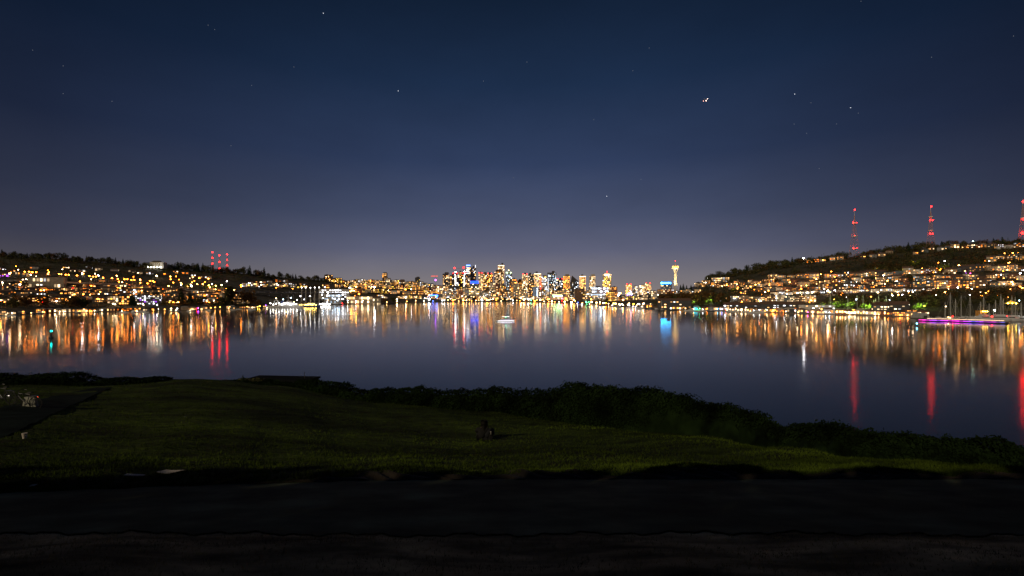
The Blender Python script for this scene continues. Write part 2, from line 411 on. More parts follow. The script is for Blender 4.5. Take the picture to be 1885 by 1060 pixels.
# grass tufts
m_grass = mat('grass_blades', (.022, .037, .006), .9, .6, .8, spec=.05, col2=(.060, .092, .010), sx=.3, patch=.11)
m_dry = mat('dry_grass', (.085, .060, .030), .9, .8, 1.6, spec=.05, col2=(.34, .27, .12), sx=.4)
verts = []; faces = []
def tuft(x, y, s):
    z = fg(x, y) - .01
    for _ in range(4):
        a = random.uniform(0, 6.28); w = s * .08; h = s * random.uniform(.5, 1.1); l = random.uniform(-.6, .6) * s; l2 = random.uniform(-.6, .6) * s
        k = len(verts); dx, dy = math.cos(a) * w, math.sin(a) * w
        verts.extend([(x - dx, y - dy, z), (x + dx, y + dy, z), (x + l, y + l2, z + h)]); faces.append((k, k + 1, k + 2)); gmi.append(1 if y < 6 else 0)
gmi = []
for _ in range(60000):
    px = random.uniform(-60, 1950); u = random.random()
    ef = edge_far(px); dmax = np.interp(px, [0, 350, 700, 900, 1100, 1300, 1460, 1700, 1885], [40, 46, 42, 39, 30, 24, 18.5, 15.2, 13.6])
    if u < .2:
        y = random.uniform(3.6, edge_near(px)); s = random.uniform(.03, .07)
    else:
        y = ef + .05 + (0 if px < 600 else .35) + (dmax - ef) * random.random() ** 1.7; s = random.uniform(.05, .11) * (1 + y * .012)
    x = X(px, y) + random.uniform(-.1, .1)
    if px < 215 and y > 14:   # leave the side path bare
        py = HY + (H - fg(x, y, False)) / y * F
        if lerp(765, 706, (px + 60) / 275) - 2 < py < lerp(846, 714, max(0, (px + 60) / 265) ** .92) + 2: continue
    tuft(x, y, s)
gm = MB().add(verts, faces).mesh('grass', [m_grass, m_dry]); gm.polygons.foreach_set('material_index', gmi)
stuff(link('grass', gm), 'short rough grass of the park lawn', 'grass')

# brambles along the edge of the hill
m_leaf = mat('bramble_leaves', (.003, .007, .0025), .85, .7, .6, spec=.05, col2=(.010, .020, .005))
m_cane = mat('bramble_cane', (.06, .045, .03), .8)
def thicket(name, line, n, label, seed):
    rnd = random.Random(seed)
    mb = MB(); v = []; f = []
    P_ = [q[0] for q in line]; D_ = [q[1] for q in line]; T_ = [q[2] for q in line]
    def top(px, d):
        z = H + (HY - np.interp(px, P_, T_)) / F * d
        return z + .10 * math.sin(px * .09 + 1) + .13 * math.sin(px * .041 + 2) + .09 * math.sin(px * .23) + .07 * math.sin(px * .61 + 1) * math.sin(px * .017)
    px0, px1 = P_[0], P_[-1]
    # inner mass
    core = []
    ks = list(np.arange(px0, px1 + 1, 6.0))
    for px in ks:
        d = float(np.interp(px, P_, D_)); tp = top(px, d)
        for a in range(9):
            th = math.pi * a / 8; yy = d - (1.9 if math.cos(th) > 0 else 1.3) * math.cos(th) * min(1, d / 24); x = X(px, yy)
            g = fg(x, yy, False); hh = max(.15, tp - .22 - g)
            core.append((x, yy, g - .3 + (hh + .1) * math.sin(th) ** .6 * (1 - .0) + .05 * rnd.uniform(-1, 1)))
    f0 = [(i * 9 + j, (i + 1) * 9 + j, (i + 1) * 9 + j + 1, i * 9 + j + 1) for i in range(len(ks) - 1) for j in range(8)]
    mb.add(core, f0)
    for _ in range(n):
        # spread evenly over the real length: nearer means more picture width per metre
        px = rnd.uniform(px0, px1)
        if name and 1060 < px < 1420 or rnd.random() < .6: pass
        else: px = rnd.uniform(max(px0, 1000), px1) if px1 > 1100 else px
        d = float(np.interp(px, P_, D_)); th = (rnd.uniform(0, .9) if rnd.random() < .5 else math.pi * rnd.random() ** 1.35)
        yy = d - (2.08 if math.cos(th) > 0 else 1.45) * math.cos(th) * min(1, d / 24); x = X(px, d) + rnd.uniform(-.3, .3)
        g = fg(x, yy, False); hh = max(.25, top(px, d) - g)
        z = g + hh * math.sin(th) ** .6 * rnd.uniform(.86, 1.0) + rnd.uniform(-.06, .06)
        s = rnd.uniform(.035, .085) * (.6 + d / 42)
        n_ = Vector((rnd.gauss(0, .5), rnd.gauss(-.2, .5), rnd.gauss(.7, .5))).normalized(); u = n_.orthogonal().normalized(); w = n_.cross(u)
        c = Vector((x, yy, z)); k = len(v)
        v += [c - u * s, c - w * s * .6, c + u * s, c + w * s * .6]; f.append((k, k + 1, k + 2, k + 3))
    # arching canes above the mass, with leaves along them
    for _ in range(int((px1 - px0) / 4)):
        px = rnd.uniform(px0, px1); d = float(np.interp(px, P_, D_)); z = top(px, d) - .12
        x = X(px, d); L_ = rnd.uniform(.3, .75); sx = rnd.choice((-1, 1)) * L_; hgt = rnd.uniform(.08, .3)
        prev = None
        for q in range(6):
            tt = q / 5; c = Vector((x + sx * tt, d - .3 * tt, z + hgt * 4 * tt * (1 - tt) * .9))
            if prev is not None: mb.bar(prev, c, .012, 3)
            for _k in range(2):
                s = rnd.uniform(.03, .06) * (.6 + d / 42); e = c + Vector((rnd.uniform(-.05, .05), rnd.uniform(-.05, .05), rnd.uniform(-.03, .06)))
                n_ = Vector((rnd.gauss(0, .6), rnd.gauss(0, .6), 1)).normalized(); u = n_.orthogonal().normalized(); w = n_.cross(u); k = len(v)
                v += [e - u * s, e - w * s * .6, e + u * s, e + w * s * .6]; f.append((k, k + 1, k + 2, k + 3))
            prev = c
    mb.add(v, f)
    o = mb.build(name, m_leaf); return stuff(o, label, 'brambles')
thicket('bramble_thicket', [(-120, 42, 694), (-20, 43, 693), (40, 43, 691), (110, 43, 687), (150, 43, 692), (175, 43, 700), (195, 43, 697), (235, 43, 695), (268, 44, 698), (300, 45, 702)], 24000, 'dark thicket along the skyline of the lawn at far left', 1)
thicket('bramble_thicket', [(430, 50, 702), (470, 50, 700), (560, 49, 701), (590, 48, 703), (640, 47, 708), (660, 46, 716), (760, 44, 716), (900, 41, 717), (1000, 37, 716), (1060, 34, 709), (1150, 32, 711), (1220, 30, 722), (1300, 27, 738), (1380, 24, 762),
     (1430, 22, 780), (1460, 20.5, 790), (1500, 19.5, 785), (1560, 18.3, 790), (1640, 17, 800), (1680, 16.6, 815), (1730, 16, 806), (1790, 15.6, 818), (1885, 15, 826), (2050, 14.6, 834), (2300, 14, 842)], 190000, 'long dark bramble bank between the lawn and the lake', 2)

# ------------------------------------------------------------------ things in the park
m_black = mat('black_cloth', (.004, .004, .005), .9, .3, 20)
m_skin = mat('skin', (.30, .18, .13), .6, .1, 9)
m_metal = mat('dark_metal', (.09, .09, .10), .45, .2, 5, metal=.7)
m_rub = mat('rubber', (.012, .012, .012), .8)
m_white = mat('white_paint', (.72, .72, .70), .5, .08, 1)
m_paper = mat('pale_paper', (.55, .50, .44), .8, .15, 6)

def skin_mesh(name, m, pts, edges, root=0, parent=None, sub=1):
    me = bpy.data.meshes.new(name); me.from_pydata([p[0] for p in pts], edges, []); me.materials.append(m)
    o = link(name, me, parent)
    md = o.modifiers.new('skin', 'SKIN'); md.use_smooth_shade = True
    sv = me.skin_vertices[0].data
    for i, p in enumerate(pts):
        r = p[1] if isinstance(p[1], tuple) else (p[1], p[1]); sv[i].radius = r; sv[i].use_root = (i == root)
    s2 = o.modifiers.new('subdivision', 'SUBSURF'); s2.levels = sub; s2.render_levels = sub
    return o
def seated_person(loc, rz, lean, turn, label, hair_m, coat_m, long_hair):
    """sits on the ground with knees drawn up, facing local +Y"""
    pts = []; edges = []
    def a(p, r, par=None):
        pts.append((Vector(p), r)); 
        if par is not None: edges.append((par, len(pts) - 1))
        return len(pts) - 1
    pel = a((0, 0, .12), (.15, .12)); sp = a((lean * .3, -.02, .30), (.13, .10), pel); ch = a((lean * .7, .02, .48), (.15, .11), sp)
    nk = a((lean, .06, .60), .055, ch); h0 = a((lean * 1.15, .075, .67), (.068, .075), nk); h1 = a((lean * 1.25, .08, .76), (.078, .092), h0); a((lean * 1.3, .075, .83), (.055, .065), h1)
    for s in (-1, 1):
        k = a((s * .11, .05, .12), .085, pel); k = a((s * .16, .40, .44), .062, k); k = a((s * .15, .58, .24), .050, k); k = a((s * .15, .68, .06), .038, k); a((s * .17, .86, .035), (.035, .03), k)
        k = a((lean * .8 + s * .17, .03, .52), .058, ch); k = a((lean * .6 + s * .26, .17, .34), .042, k); wr = a((s * .12, .44, .38), .026, k); pm = a((s * .07, .50, .38), (.034, .018), wr)
        for q, ln in enumerate((.062, .072, .068, .054)):
            f1 = a((s * (.05 - .012 * q), .525, .40 - .02 * q), .0085, pm); a((s * (.05 - .012 * q) - s * ln * .7, .515, .395 - .02 * q), .0075, f1)
        a((s * .06, .51, .43), .010, pm)
    body = skin_mesh('person', m_skin, pts, edges); body.scale = (1.3, 1.15, 1.02)
    body.location = loc; body.rotation_euler = (0, 0, rz)
    tag(body, label, 'person', 'couple sitting on the lawn')
    # coat over trunk and arms
    cp = []; ce = []
    def b(p, r, par=None):
        cp.append((Vector(p), r))
        if par is not None: ce.append((par, len(cp) - 1))
        return len(cp) - 1
    k0 = b((0, -.01, .09), (.19, .16)); k1 = b((lean * .3, -.02, .30), (.17, .14), k0); k2 = b((lean * .7, .01, .47), (.185, .135), k1); b((lean * .95, .05, .575), (.085, .08), k2)
    for s in (-1, 1):
        k = b((lean * .8 + s * .18, .03, .51), .078, k2); k = b((lean * .6 + s * .275, .17, .34), .062, k); b((s * .14, .42, .38), .045, k)
    skin_mesh('coat', coat_m, cp, ce, 0, body)
    tp = []; te = []
    tp.append((Vector((0, .01, .11)), (.175, .13)))
    for s in (-1, 1):
        q = len(tp); tp += [(Vector((s * .11, .06, .12)), .105), (Vector((s * .16, .40, .445)), .078), (Vector((s * .15, .58, .24)), .064), (Vector((s * .15, .67, .08)), .052)]
        te += [(0, q), (q, q + 1), (q + 1, q + 2), (q + 2, q + 3)]
    skin_mesh('trousers', m_black, tp, te, 0, body)
    for s in (-1, 1):
        skin_mesh('shoe', m_rub, [(Vector((s * .15, .66, .05)), (.05, .05)), (Vector((s * .165, .80, .04)), (.045, .035)), (Vector((s * .17, .90, .03)), (.035, .025))], [(0, 1), (1, 2)], 0, body)
    hp = [(Vector((lean * 1.25, .055, .80)), (.108, .118)), (Vector((lean * 1.2, .02, .72)), (.092, .085)), (Vector((lean * 1.05, -.02, .62)), (.08, .05))]; he = [(0, 1), (1, 2)]
    hp.append((Vector((lean * 1.27, .06, .872)), (.07, .075))); he.append((0, 3))
    if long_hair: hp += [(Vector((lean * .9 + turn * .3, -.075, .48)), (.10, .04)), (Vector((lean * .8 + turn, -.10, .36)), (.07, .03))]; he += [(2, 4), (4, 5)]
    skin_mesh('hair', hair_m, hp, he, 0, body)
    hx, hy, hz = lean * 1.25, .08, .76
    MB().ball((hx, hy + .098, hz - .015), .014, 6, 4).ball((hx - .03, hy + .088, hz + .01), .010, 6, 4).ball((hx + .03, hy + .088, hz + .01), .010, 6, 4).build('face_features', m_skin, body)
    for s in (-1, 1): MB().ball((hx + s * .085, hy, hz), .022, 6, 4).build('ear', m_skin, body)
    return body
m_hair1 = mat('dark_hair', (.006, .005, .004), .7, .3, 30, spec=.15); m_hair2 = mat('auburn_hair', (.014, .006, .003), .7, .3, 30, spec=.15)
m_coat2 = mat('navy_coat', (.004, .005, .009), .85, .3, 12)
dd = 23.6
xa = X(887, dd); pa_ = seated_person((xa, dd, fg(xa, dd) - .01), .05, .06, .0, 'taller person sitting on the lawn at left of the couple, dark coat, seen from behind', m_hair1, m_black, True); pa_.scale = (1.35, 1.2, 1.1)
xb = X(896.5, dd); seated_person((xb, dd + .05, fg(xb, dd) - .01), -.12, -.07, .06, 'person with reddish hair sitting on the lawn leaning on companion, right of the couple', m_hair2, m_coat2, True)
# pale bag at the right of the couple
bx_ = X(903, dd); bag = empty('shoulder_bag', (bx_, dd - .1, fg(bx_, dd - .1)))
MB().box((0, 0, .16), (.16, .12, .30), .3, .8).build('bag_body', m_black, bag); MB().ball((.02, .0, .43), .045, 8, 5).bar((.02, 0, .3), (.02, 0, .42), .03).build('pale_bottle', mat('dull_bottle', (.22, .21, .19), .6), bag)
tag(bag, 'small dark bag with a pale bottle beside the seated couple', 'bag')

def wheel(parent, c, r):
    w = link('wheel', None, parent, c)
    mb = MB(); n = 28
    for i in range(n):
        a0, a1 = 2 * math.pi * i / n, 2 * math.pi * (i + 1) / n
        mb.bar((r * math.cos(a0), 0, r * math.sin(a0)), (r * math.cos(a1), 0, r * math.sin(a1)), .024, 5)
    mb.build('tyre', m_rub, w)
    mb = MB(); mb.bar((0, -.04, 0), (0, .04, 0), .025)
    for i in range(14):
        a0 = 2 * math.pi * i / 14; mb.bar((0, 0, 0), ((r - .02) * math.cos(a0), 0, (r - .02) * math.sin(a0)), .004, 3)
    mb.build('rim', m_metal, w)
def bicycle(px, d, rz, label, bag=True):
    x = X(px, d); o = empty('bicycle', (x, d, fg(x, d)), rz)
    wheel(o, (-.53, 0, .34), .34); wheel(o, (.53, 0, .34), .34)
    A, B_, C_, D_ = (-.05, 0, .30), (-.22, 0, .82), (.36, 0, .86), (.40, 0, .74)
    mb = MB().bar(A, B_, .018).bar(B_, C_, .018).bar(A, D_, .02).bar(C_, D_, .02)
    for s in (-.05, .05): mb.bar((-.53, s, .34), (A[0], s * .5, A[2]), .010).bar((-.53, s, .34), (B_[0], s * .3, .74), .010)
    mb.build('frame', m_metal, o)
    MB().bar((.40, -.05, .74), (.53, -.05, .34), .012).bar((.40, .05, .74), (.53, .05, .34), .012).build('fork', m_metal, o)
    MB().bar(C_, (.38, 0, 1.0), .014).bar((.38, -.28, 1.02), (.38, .28, 1.02), .014).bar((.38, -.28, 1.02), (.26, -.30, 1.0), .016).bar((.38, .28, 1.02), (.26, .30, 1.0), .016).build('handlebar', m_metal, o)
    MB().box((-.24, 0, .92), (.26, .14, .06), 0, .7).bar((-.24, 0, .80), (-.24, 0, .90), .014).build('saddle', m_rub, o)
    MB().bar((-.05, -.09, .30), (.10, -.09, .24), .012).box((.12, -.13, .24), (.1, .08, .02)).bar((-.05, .09, .30), (-.20, .09, .36), .012).box((-.22, .13, .36), (.1, .08, .02)).bar((-.05, -.1, .30), (-.05, .1, .30), .03).build('pedals', m_metal, o)
    MB().box((-.50, 0, .74), (.36, .16, .02)).bar((-.66, .05, .74), (-.53, .05, .36), .007).bar((-.66, -.05, .74), (-.53, -.05, .36), .007).build('rear_rack', m_metal, o)
    if bag: MB().box((-.08, -.17, .36), (.72, .16, .46), 0, .82).box((-.08, -.17, .615), (.55, .13, .06)).build('pannier_bag', mat('white_canvas', (.30, .31, .27), .9, .2, 6), o)
    return tag(o, label, 'bicycle', 'bicycles on the side path')
b1 = bicycle(47, 24.4, R(180), 'bicycle with white bags and red rear lamp on the path at far left')
bulb('rear_lamp', em('red_lamp', (1, .10, .04), 6), b1, (-.32, -.30, .60), .028)
b2 = bicycle(4, 24.9, R(174), 'bicycle cut by the left edge of the picture, a white glint low on it', False)
bulb('front_lamp', em('bike_white', (1, .85, .75), 2.5), b2, (-.2, -.14, .42), .03)  # glowing ball in place of a reflected glint
# flat pale sheets lying on the lawn
def sheet(px, py, w, h, rz, label):
    d = fgd(px, py); x = X(px, d)
    z = fg(x, d)
    mb = MB(); n = 7; vs = []
    for i in range(n):
        for j in range(n):
            u, q = (i / (n - 1) - .5) * w, (j / (n - 1) - .5) * h
            gx_, gy_ = x + u * math.cos(rz) - q * math.sin(rz), d + u * math.sin(rz) + q * math.cos(rz)
            vs.append((gx_ - x, gy_ - d, fg(gx_, gy_) - z + .06 + .012 * math.sin(u * 9 + q * 7)))
    top = vs; bot = [(a, b_, c_ - .012) for a, b_, c_ in vs]; q = n * n
    fs = [(i * n + j, (i + 1) * n + j, (i + 1) * n + j + 1, i * n + j + 1) for i in range(n - 1) for j in range(n - 1)]
    mb.add(top + bot, fs + [tuple(k + q for k in g)[::-1] for g in fs])
    o = mb.build('paper_sheet', m_paper); o.location = (x, d, z)
    return tag(o, label, 'sheet', 'pale sheets left on the grass')
sheet(321, 876, .62, .34, .05, 'wide pale sheet lying flat on the grass above the path')
sheet(248, 884, .36, .16, .25, 'narrow dim sheet lying left of the wider pale sheet')
sheet(61, 904, .10, .08, .2, 'tiny pale scrap at the edge of the grass, lower left')
d = fgd(45, 812); x = X(45, d)
cup = empty('paper_cup', (x, d, fg(x, d)))
MB().lathe([(.055, 0), (.075, .17), (.080, .175)], n=14).build('cup_body', m_paper, cup); MB().lathe([(.083, .175), (.08, .195)], n=14).build('lid', m_paper, cup)
tag(cup, 'pale paper cup standing on the lawn beside the side path', 'cup')

# low park building behind the crest
x = X(520, 82); gz = fg(x, 82); pb = empty('park_shed', (x, 82, gz), R(-6))
zt = zz(697, 82) - gz
MB().box((0, 0, zt / 2), (11.5, 4, zt - .4)).build('wall', mat('shed_wall', (.03, .03, .03), .9), pb)
MB().box((0, 0, zt), (12.0, 4.4, .30)).build('roof', mat('shed_roof', (.010, .011, .012), .9, spec=.03), pb)
MB().bar((4.2, 0, zt), (4.2, 0, zt + 1.3), .05).build('vent_pipe', m_metal, pb)
MB().add([(5.5, -2.56, zt - .9), (7.2, -2.56, zt - .9), (7.2, -2.56, zt - .1), (6.6, -2.56, zt + .05)], [(0, 1, 2, 3)]).box((6.5, -2.2, zt - 1.2), (1.6, .6, .7)).build('pale_gable', m_white, pb)
tag(pb, 'low dark shed with long flat roof behind the crest of the lawn', 'shed')

# ------------------------------------------------------------------ lamp colours and wall materials
AMBER = (1, .36, .055); ORANGE = (1, .22, .015); WARM = (1, .50, .16); CREAM = (1, .68, .36); WHITE = (.95, .96, 1.0); COOL = (.62, .80, 1.0)
RED = (1, .008, .006); BLUE = (.05, .12, 1.0); PURPLE = (.45, .08, 1.0); CYAN = (0, .55, 1.0); GREEN = (.10, .9, .30); YELL = (1, .58, .06); PINK = (1, .08, .45)
CN = {AMBER: 'amber', ORANGE: 'orange', WARM: 'warm', CREAM: 'cream', WHITE: 'white', COOL: 'cool white', RED: 'red', BLUE: 'blue', PURPLE: 'purple', CYAN: 'cyan', GREEN: 'green', YELL: 'yellow', PINK: 'pink'}
ST = (.65, 1.7, 4.2, 10)
def win_mat(c, big=1.0):
    s = random.choices(ST, (4, 5, 3, 1))[0] * big
    return em(CN[c].replace(' ', '_') + '_window', c, s, False)
WALLS = [('charcoal', (.07, .07, .08)), ('brown', (.16, .10, .07)), ('grey', (.26, .26, .27)), ('cream', (.48, .42, .33)), ('white', (.62, .60, .58)), ('brick red', (.24, .10, .07)), ('tan', (.36, .28, .20)), ('slate', (.14, .17, .20))]
def wall(i):
    n, c = WALLS[i]; return mat('wall_' + n.replace(' ', '_'), c, .85, .2, .25, bump=.1)
m_roof = mat('roof_dark', (.06, .055, .055), .9, .3, .5); m_roofr = mat('roof_brown', (.14, .08, .06), .9, .3, .5)
m_glass = mat('glass_tower', (.05, .065, .085), .25, .2, .05)
m_conc = mat('concrete', (.34, .32, .30), .85, .2, .1)

def building(name, px, d, w, h, dep, rows, cols, lit, pal, cat, adj, zone, group, wi=None, roof='flat', jit=.15, base=None, gap=(.62, .46), big=1.0, dx=0, balc=False, maxw=100, side=True, ang=None):
    """a building standing on the land; local -Y is the lake side"""
    x = X(px, d) + dx; z0 = (land(x, d) if base is None else base) - 1.0
    h += 1.0
    rz = (-math.atan2(x, d) * .85 + random.uniform(-jit, jit)) if ang is None else ang
    o = empty(name, (x, d, z0), rz)
    wi = random.randrange(len(WALLS)) if wi is None else wi
    wm_ = wall(wi) if not isinstance(wi, str) else m_glass
    mb = MB(); mb.box((0, 0, h / 2), (w, dep, h))
    if roof == 'step': mb.box((w * .1, 0, h + h * .04), (w * .6, dep * .7, h * .08))
    mb.build('wall', wm_, o)
    if roof == 'gable': MB().prism((0, 0, h), w, dep, min(w * .22, dep * .28)).build('roof', m_roofr, o)
    elif roof == 'front': MB().gable_front((0, 0, h), w, dep, min(4.5, w * .36)).build('roof', m_roof, o)
    elif roof == 'hip': MB().box((0, 0, h + min(w, dep) * .1), (w + 1, dep + 1, min(w, dep) * .2), 0, .45).build('roof', m_roofr, o)
    else:
        mb = MB(); 
        mb.box((0, 0, h + .25), (w + .5, dep + .5, .5))
        if w > 14: mb.box((random.uniform(-.2, .2) * w, 0, h + .5 + h * .035), (w * .3, dep * .4, max(1.6, h * .07)))
        mb.build('roof', m_roof, o)
    cw, ch = w / cols, (h - 1.6) / rows
    n = 0; cells = [(r, c) for r in range(rows) for c in range(cols)]
    lits = [q for q in cells if random.random() < lit]
    if len(lits) > maxw: lits = random.sample(lits, maxw)
    fav = random.choices(list(pal), list(pal.values()))[0]
    for r, c in lits:
        cc = fav if random.random() < .6 else random.choices(list(pal), list(pal.values()))[0]
        cube('window', win_mat(cc, big), o, ((c + .5) * cw - w / 2, -dep / 2 - .05, 1.3 + (r + .5) * ch), (cw * gap[0], .3, ch * gap[1]))
    if side:
        sx = 1 if x < 0 else -1
        for r in range(rows):
            if random.random() < lit * .7:
                cube('window', win_mat(fav, big), o, (sx * (w / 2 + .05), random.uniform(-.3, .3) * dep, 1.3 + (r + .5) * ch), (.3, min(dep * .3, cw), ch * gap[1]))
    if balc:
        for r in range(1, rows): cube('balcony', m_conc, o, (0, -dep / 2 - .7, 1.2 + r * ch), (w * .9, 1.4, .22))
    return reg(o, adj, cat, zone, group, px) if zone else o
def adjective(wi, kind, pal_name): return '%s %s with %s windows' % (WALLS[wi][0], kind, pal_name)

_lampn = {}
def lamp(px, py, col=AMBER, st=14, hp=9, r=None, d=None, zone='of the street lamps', grp='street lamps', double=False, base='street lamp', arm=True):
    """street lamp; hp = how many picture rows its pole stands tall"""
    if d is None: d = hit(px, py + hp)
    x = X(px, d); z = H + (HY - py) / F * d; g = min(max(land(x, d), 0), z - 3)
    o = empty(base.replace(' ', '_'), (x, d, g)); hh = z - g; r = r or max(.28, d * ((.00105 if 'hillside' in base else .00150) if st > 40 else .00090))
    mb = MB().bar((0, 0, 0), (0, 0, hh + .4), max(.12, d * .00022), 6, max(.09, d * .00016)).box((0, 0, .3), (.6, .6, .6))
    sp = [-.0028 * d, .0028 * d] if double else [0.0]
    if double: mb.bar((sp[0], 0, hh + .5), (sp[1], 0, hh + .5), max(.09, d * .00016))
    elif arm: mb.bar((0, 0, hh + .4), (0, -1.5, hh + .5), .1)
    mb.build('pole', m_conc, o)
    for s in sp: bulb('lamp_head', em(CN[col].replace(' ', '_') + '_lamp', col, st), o, (s, -1.5 if not double and arm else 0, hh), r, .7)
    return reg(o, '%s %s' % (CN[col], base), 'lamp', zone, grp, px)

# ------------------------------------------------------------------ trees
leaf_a = mat('leaf_green', (.060, .075, .026), .85, .5, .3, spec=.15, col2=(.115, .105, .04))
leaf_b = mat('leaf_autumn', (.12, .060, .020), .85, .4, .3, spec=.15, col2=(.17, .09, .03))
leaf_c = mat('needle_green', (.022, .040, .018), .9, .4, .3, spec=.15)
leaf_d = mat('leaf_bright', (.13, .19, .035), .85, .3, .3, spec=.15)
m_bark = mat('bark', (.09, .065, .045), .9, .3, 2)
def crown(kind, seed, n):
    """unit-high crown made of leaf clumps"""
    r = random.Random(seed); mb = MB()
    if kind == 'broad':
        lobes = [(Vector((r.uniform(-.26, .26), r.uniform(-.26, .26), r.uniform(.22, .82))), r.uniform(.15, .23)) for _ in range(11)]
    elif kind == 'poplar':
        lobes = [(Vector((r.uniform(-.04, .04), r.uniform(-.04, .04), z)), .075 + .05 * math.sin(math.pi * min(1, z * 1.05))) for z in np.linspace(.12, .92, 10)]
    else:
        lobes = [(Vector((r.uniform(-.02, .02), r.uniform(-.02, .02), z)), .02 + .21 * (1 - z) ** .9) for z in np.linspace(.14, .97, 14)]
    tot = sum(q[1] ** 2 for q in lobes)
    for c, rad in lobes:
        for _ in range(int(n * rad ** 2 / tot) + 3):
            d = Vector((r.gauss(0, 1), r.gauss(0, 1), r.gauss(0, 1) * (.35 if kind == 'conifer' else 1))).normalized() * rad * r.uniform(.6, 1.08)
            s = r.uniform(.018, .042) * (1.25 if kind == 'broad' else .9)
            n_ = (d.normalized() + Vector((r.gauss(0, .5), r.gauss(0, .5), r.gauss(.3, .5)))).normalized(); u = n_.orthogonal().normalized(); w = n_.cross(u)
            p = c + d; k = len(mb.v)
            mb.v += [tuple(p - u * s), tuple(p - w * s), tuple(p + u * s * 1.1), tuple(p + w * s * .8)]; mb.f.append((k, k + 1, k + 2, k + 3))
    return mb
def trunk(kind, seed):
    r = random.Random(seed); mb = MB(); top = .5 if kind == 'broad' else .9
    mb.bar((0, 0, -.05), (0, 0, top), .022, 7, .008)
    if kind == 'broad':
        for _ in range(6):
            z = r.uniform(.25, .5); a = r.uniform(0, 6.28); mb.bar((0, 0, z), (.24 * math.cos(a), .24 * math.sin(a), z + r.uniform(.15, .35)), .011, 5, .004)
    return mb
TREES = {}
for kind, leafs in (('broad', (leaf_a, leaf_b, leaf_d)), ('conifer', (leaf_c,)), ('poplar', (leaf_a,))):
    for j in range(3 if kind != 'poplar' else 1):
        cm = crown(kind, 10 + j, 620); tm = trunk(kind, 20 + j).mesh('trunk', m_bark)
        for lf in leafs: TREES.setdefault((kind, lf.name), []).append((cm.mesh('crown', lf), tm))
TN = {('broad', 'leaf_green'): ('broad_tree', 'broad dark green tree'), ('broad', 'leaf_autumn'): ('autumn_tree', 'russet autumn tree'), ('broad', 'leaf_bright'): ('bright_tree', 'lamplit bright green tree'),
      ('conifer', 'needle_green'): ('conifer_tree', 'dark pointed conifer'), ('poplar', 'leaf_green'): ('poplar_tree', 'tall narrow poplar')}
def tree(kind, leaf, px, d, h, zone, grp, base=None, wide=1.0):
    x = X(px, d); z = land(x, d) if base is None else base
    cm, tm = random.choice(TREES[(kind, leaf)])
    nm, lb = TN[(kind, leaf)]
    o = empty(nm, (x, d, z - .3 - (.10 * h if kind == 'broad' else .04 * h)), random.uniform(0, 6.28)); o.scale = (h * wide * random.uniform(.9, 1.1), h * wide * random.uniform(.9, 1.1), h)
    link('trunk', tm, o); link('crown', cm, o)
    return reg(o, lb, 'tree', zone, grp, px)
def skyline_trees(px0, px1, n, h0, h1, zone, grp, mix=(.65, .25, .1)):
    for i in range(n):
        px = px0 + (px1 - px0) * (i + random.uniform(.1, .9)) / n; d = column(px)[0][6] * random.uniform(.97, 1.01)
        k = random.choices((('broad', 'leaf_green'), ('conifer', 'needle_green'), ('broad', 'leaf_autumn')), mix)[0]
        tree(k[0], k[1], px, d, random.uniform(h0, h1) * (1.2 if k[0] == 'conifer' else 1), zone, grp, wide=1.2 if k[0] == 'broad' else 1)
skyline_trees(-12, 275, 48, 15, 27, 'along the left ridge skyline', 'trees on the left ridge', (.83, .10, .07))
skyline_trees(305, 600, 46, 18, 36, 'right of the pale hilltop hall', 'trees on the left ridge', (.74, .19, .07))
skyline_trees(1300, 1560, 44, 14, 24, 'on the skyline before the first right mast', 'trees on the right ridge', (.8, .08, .12))
skyline_trees(1585, 1892, 46, 11, 21, 'on the skyline beyond the first right mast', 'trees on the right ridge', (.78, .12, .1))

for px, d, pt, k, lb in ((447, 48, 691, 'conifer', 'narrow dark shrub on the crest left of the low shed'), (463, 49, 694, 'broad', 'low round shrub between the narrow shrub and the low shed')):
    x = X(px, d); z = fg(x, d, False) - .2; h_ = zz(pt, d) - z; cm, tm = TREES[(k, 'needle_green' if k == 'conifer' else 'leaf_green')][0]
    o = empty('shrub', (x, d, z)); o.scale = (h_ * 1.3, h_ * 1.3, h_ * 1.04) if k == 'conifer' else (h_ * 2.2, h_ * 2.2, h_ * 1.1); link('trunk', tm, o); link('crown', cm, o); tag(o, lb, 'shrub')
def woodland(name, zones, n, label):
    """far-off wood as one mass of many crowns"""
    mb = MB(); kinds = [crown('broad', 40 + j, 60) for j in range(3)] + [crown('conifer', 45, 50)]
    mats_ = [leaf_a, leaf_b, leaf_c]; mi = []
    for _ in range(n):
        z = random.choice(zones); u = random.random(); px = lerp(z[0], z[1], u); py = lerp(lerp(z[2], z[3], u), lerp(z[4], z[5], u), random.random())
        d = hit(px, py); x = X(px, d); h = random.uniform(8, 15); g = land(x, d) - .5 - .15 * h; q = random.randrange(4); kb = kinds[q]
        wd = h * random.uniform(1.3, 2.0); a = random.uniform(0, 6.28); ca, sa = math.cos(a) * wd * 1.5, math.sin(a) * wd * 1.5
        if q == 3: ca, sa, h = ca * .6, sa * .6, h * 1.3
        mb.add([(x + p[0] * ca - p[1] * sa, d + p[0] * sa + p[1] * ca, g + p[2] * h) for p in kb.v], kb.f)
        mi += [2 if q == 3 else (1 if random.random() < .3 else 0)] * len(kb.f)
    me = mb.mesh(name, mats_); me.polygons.foreach_set('material_index', mi)
    return stuff(link(name, me), label, 'woodland')
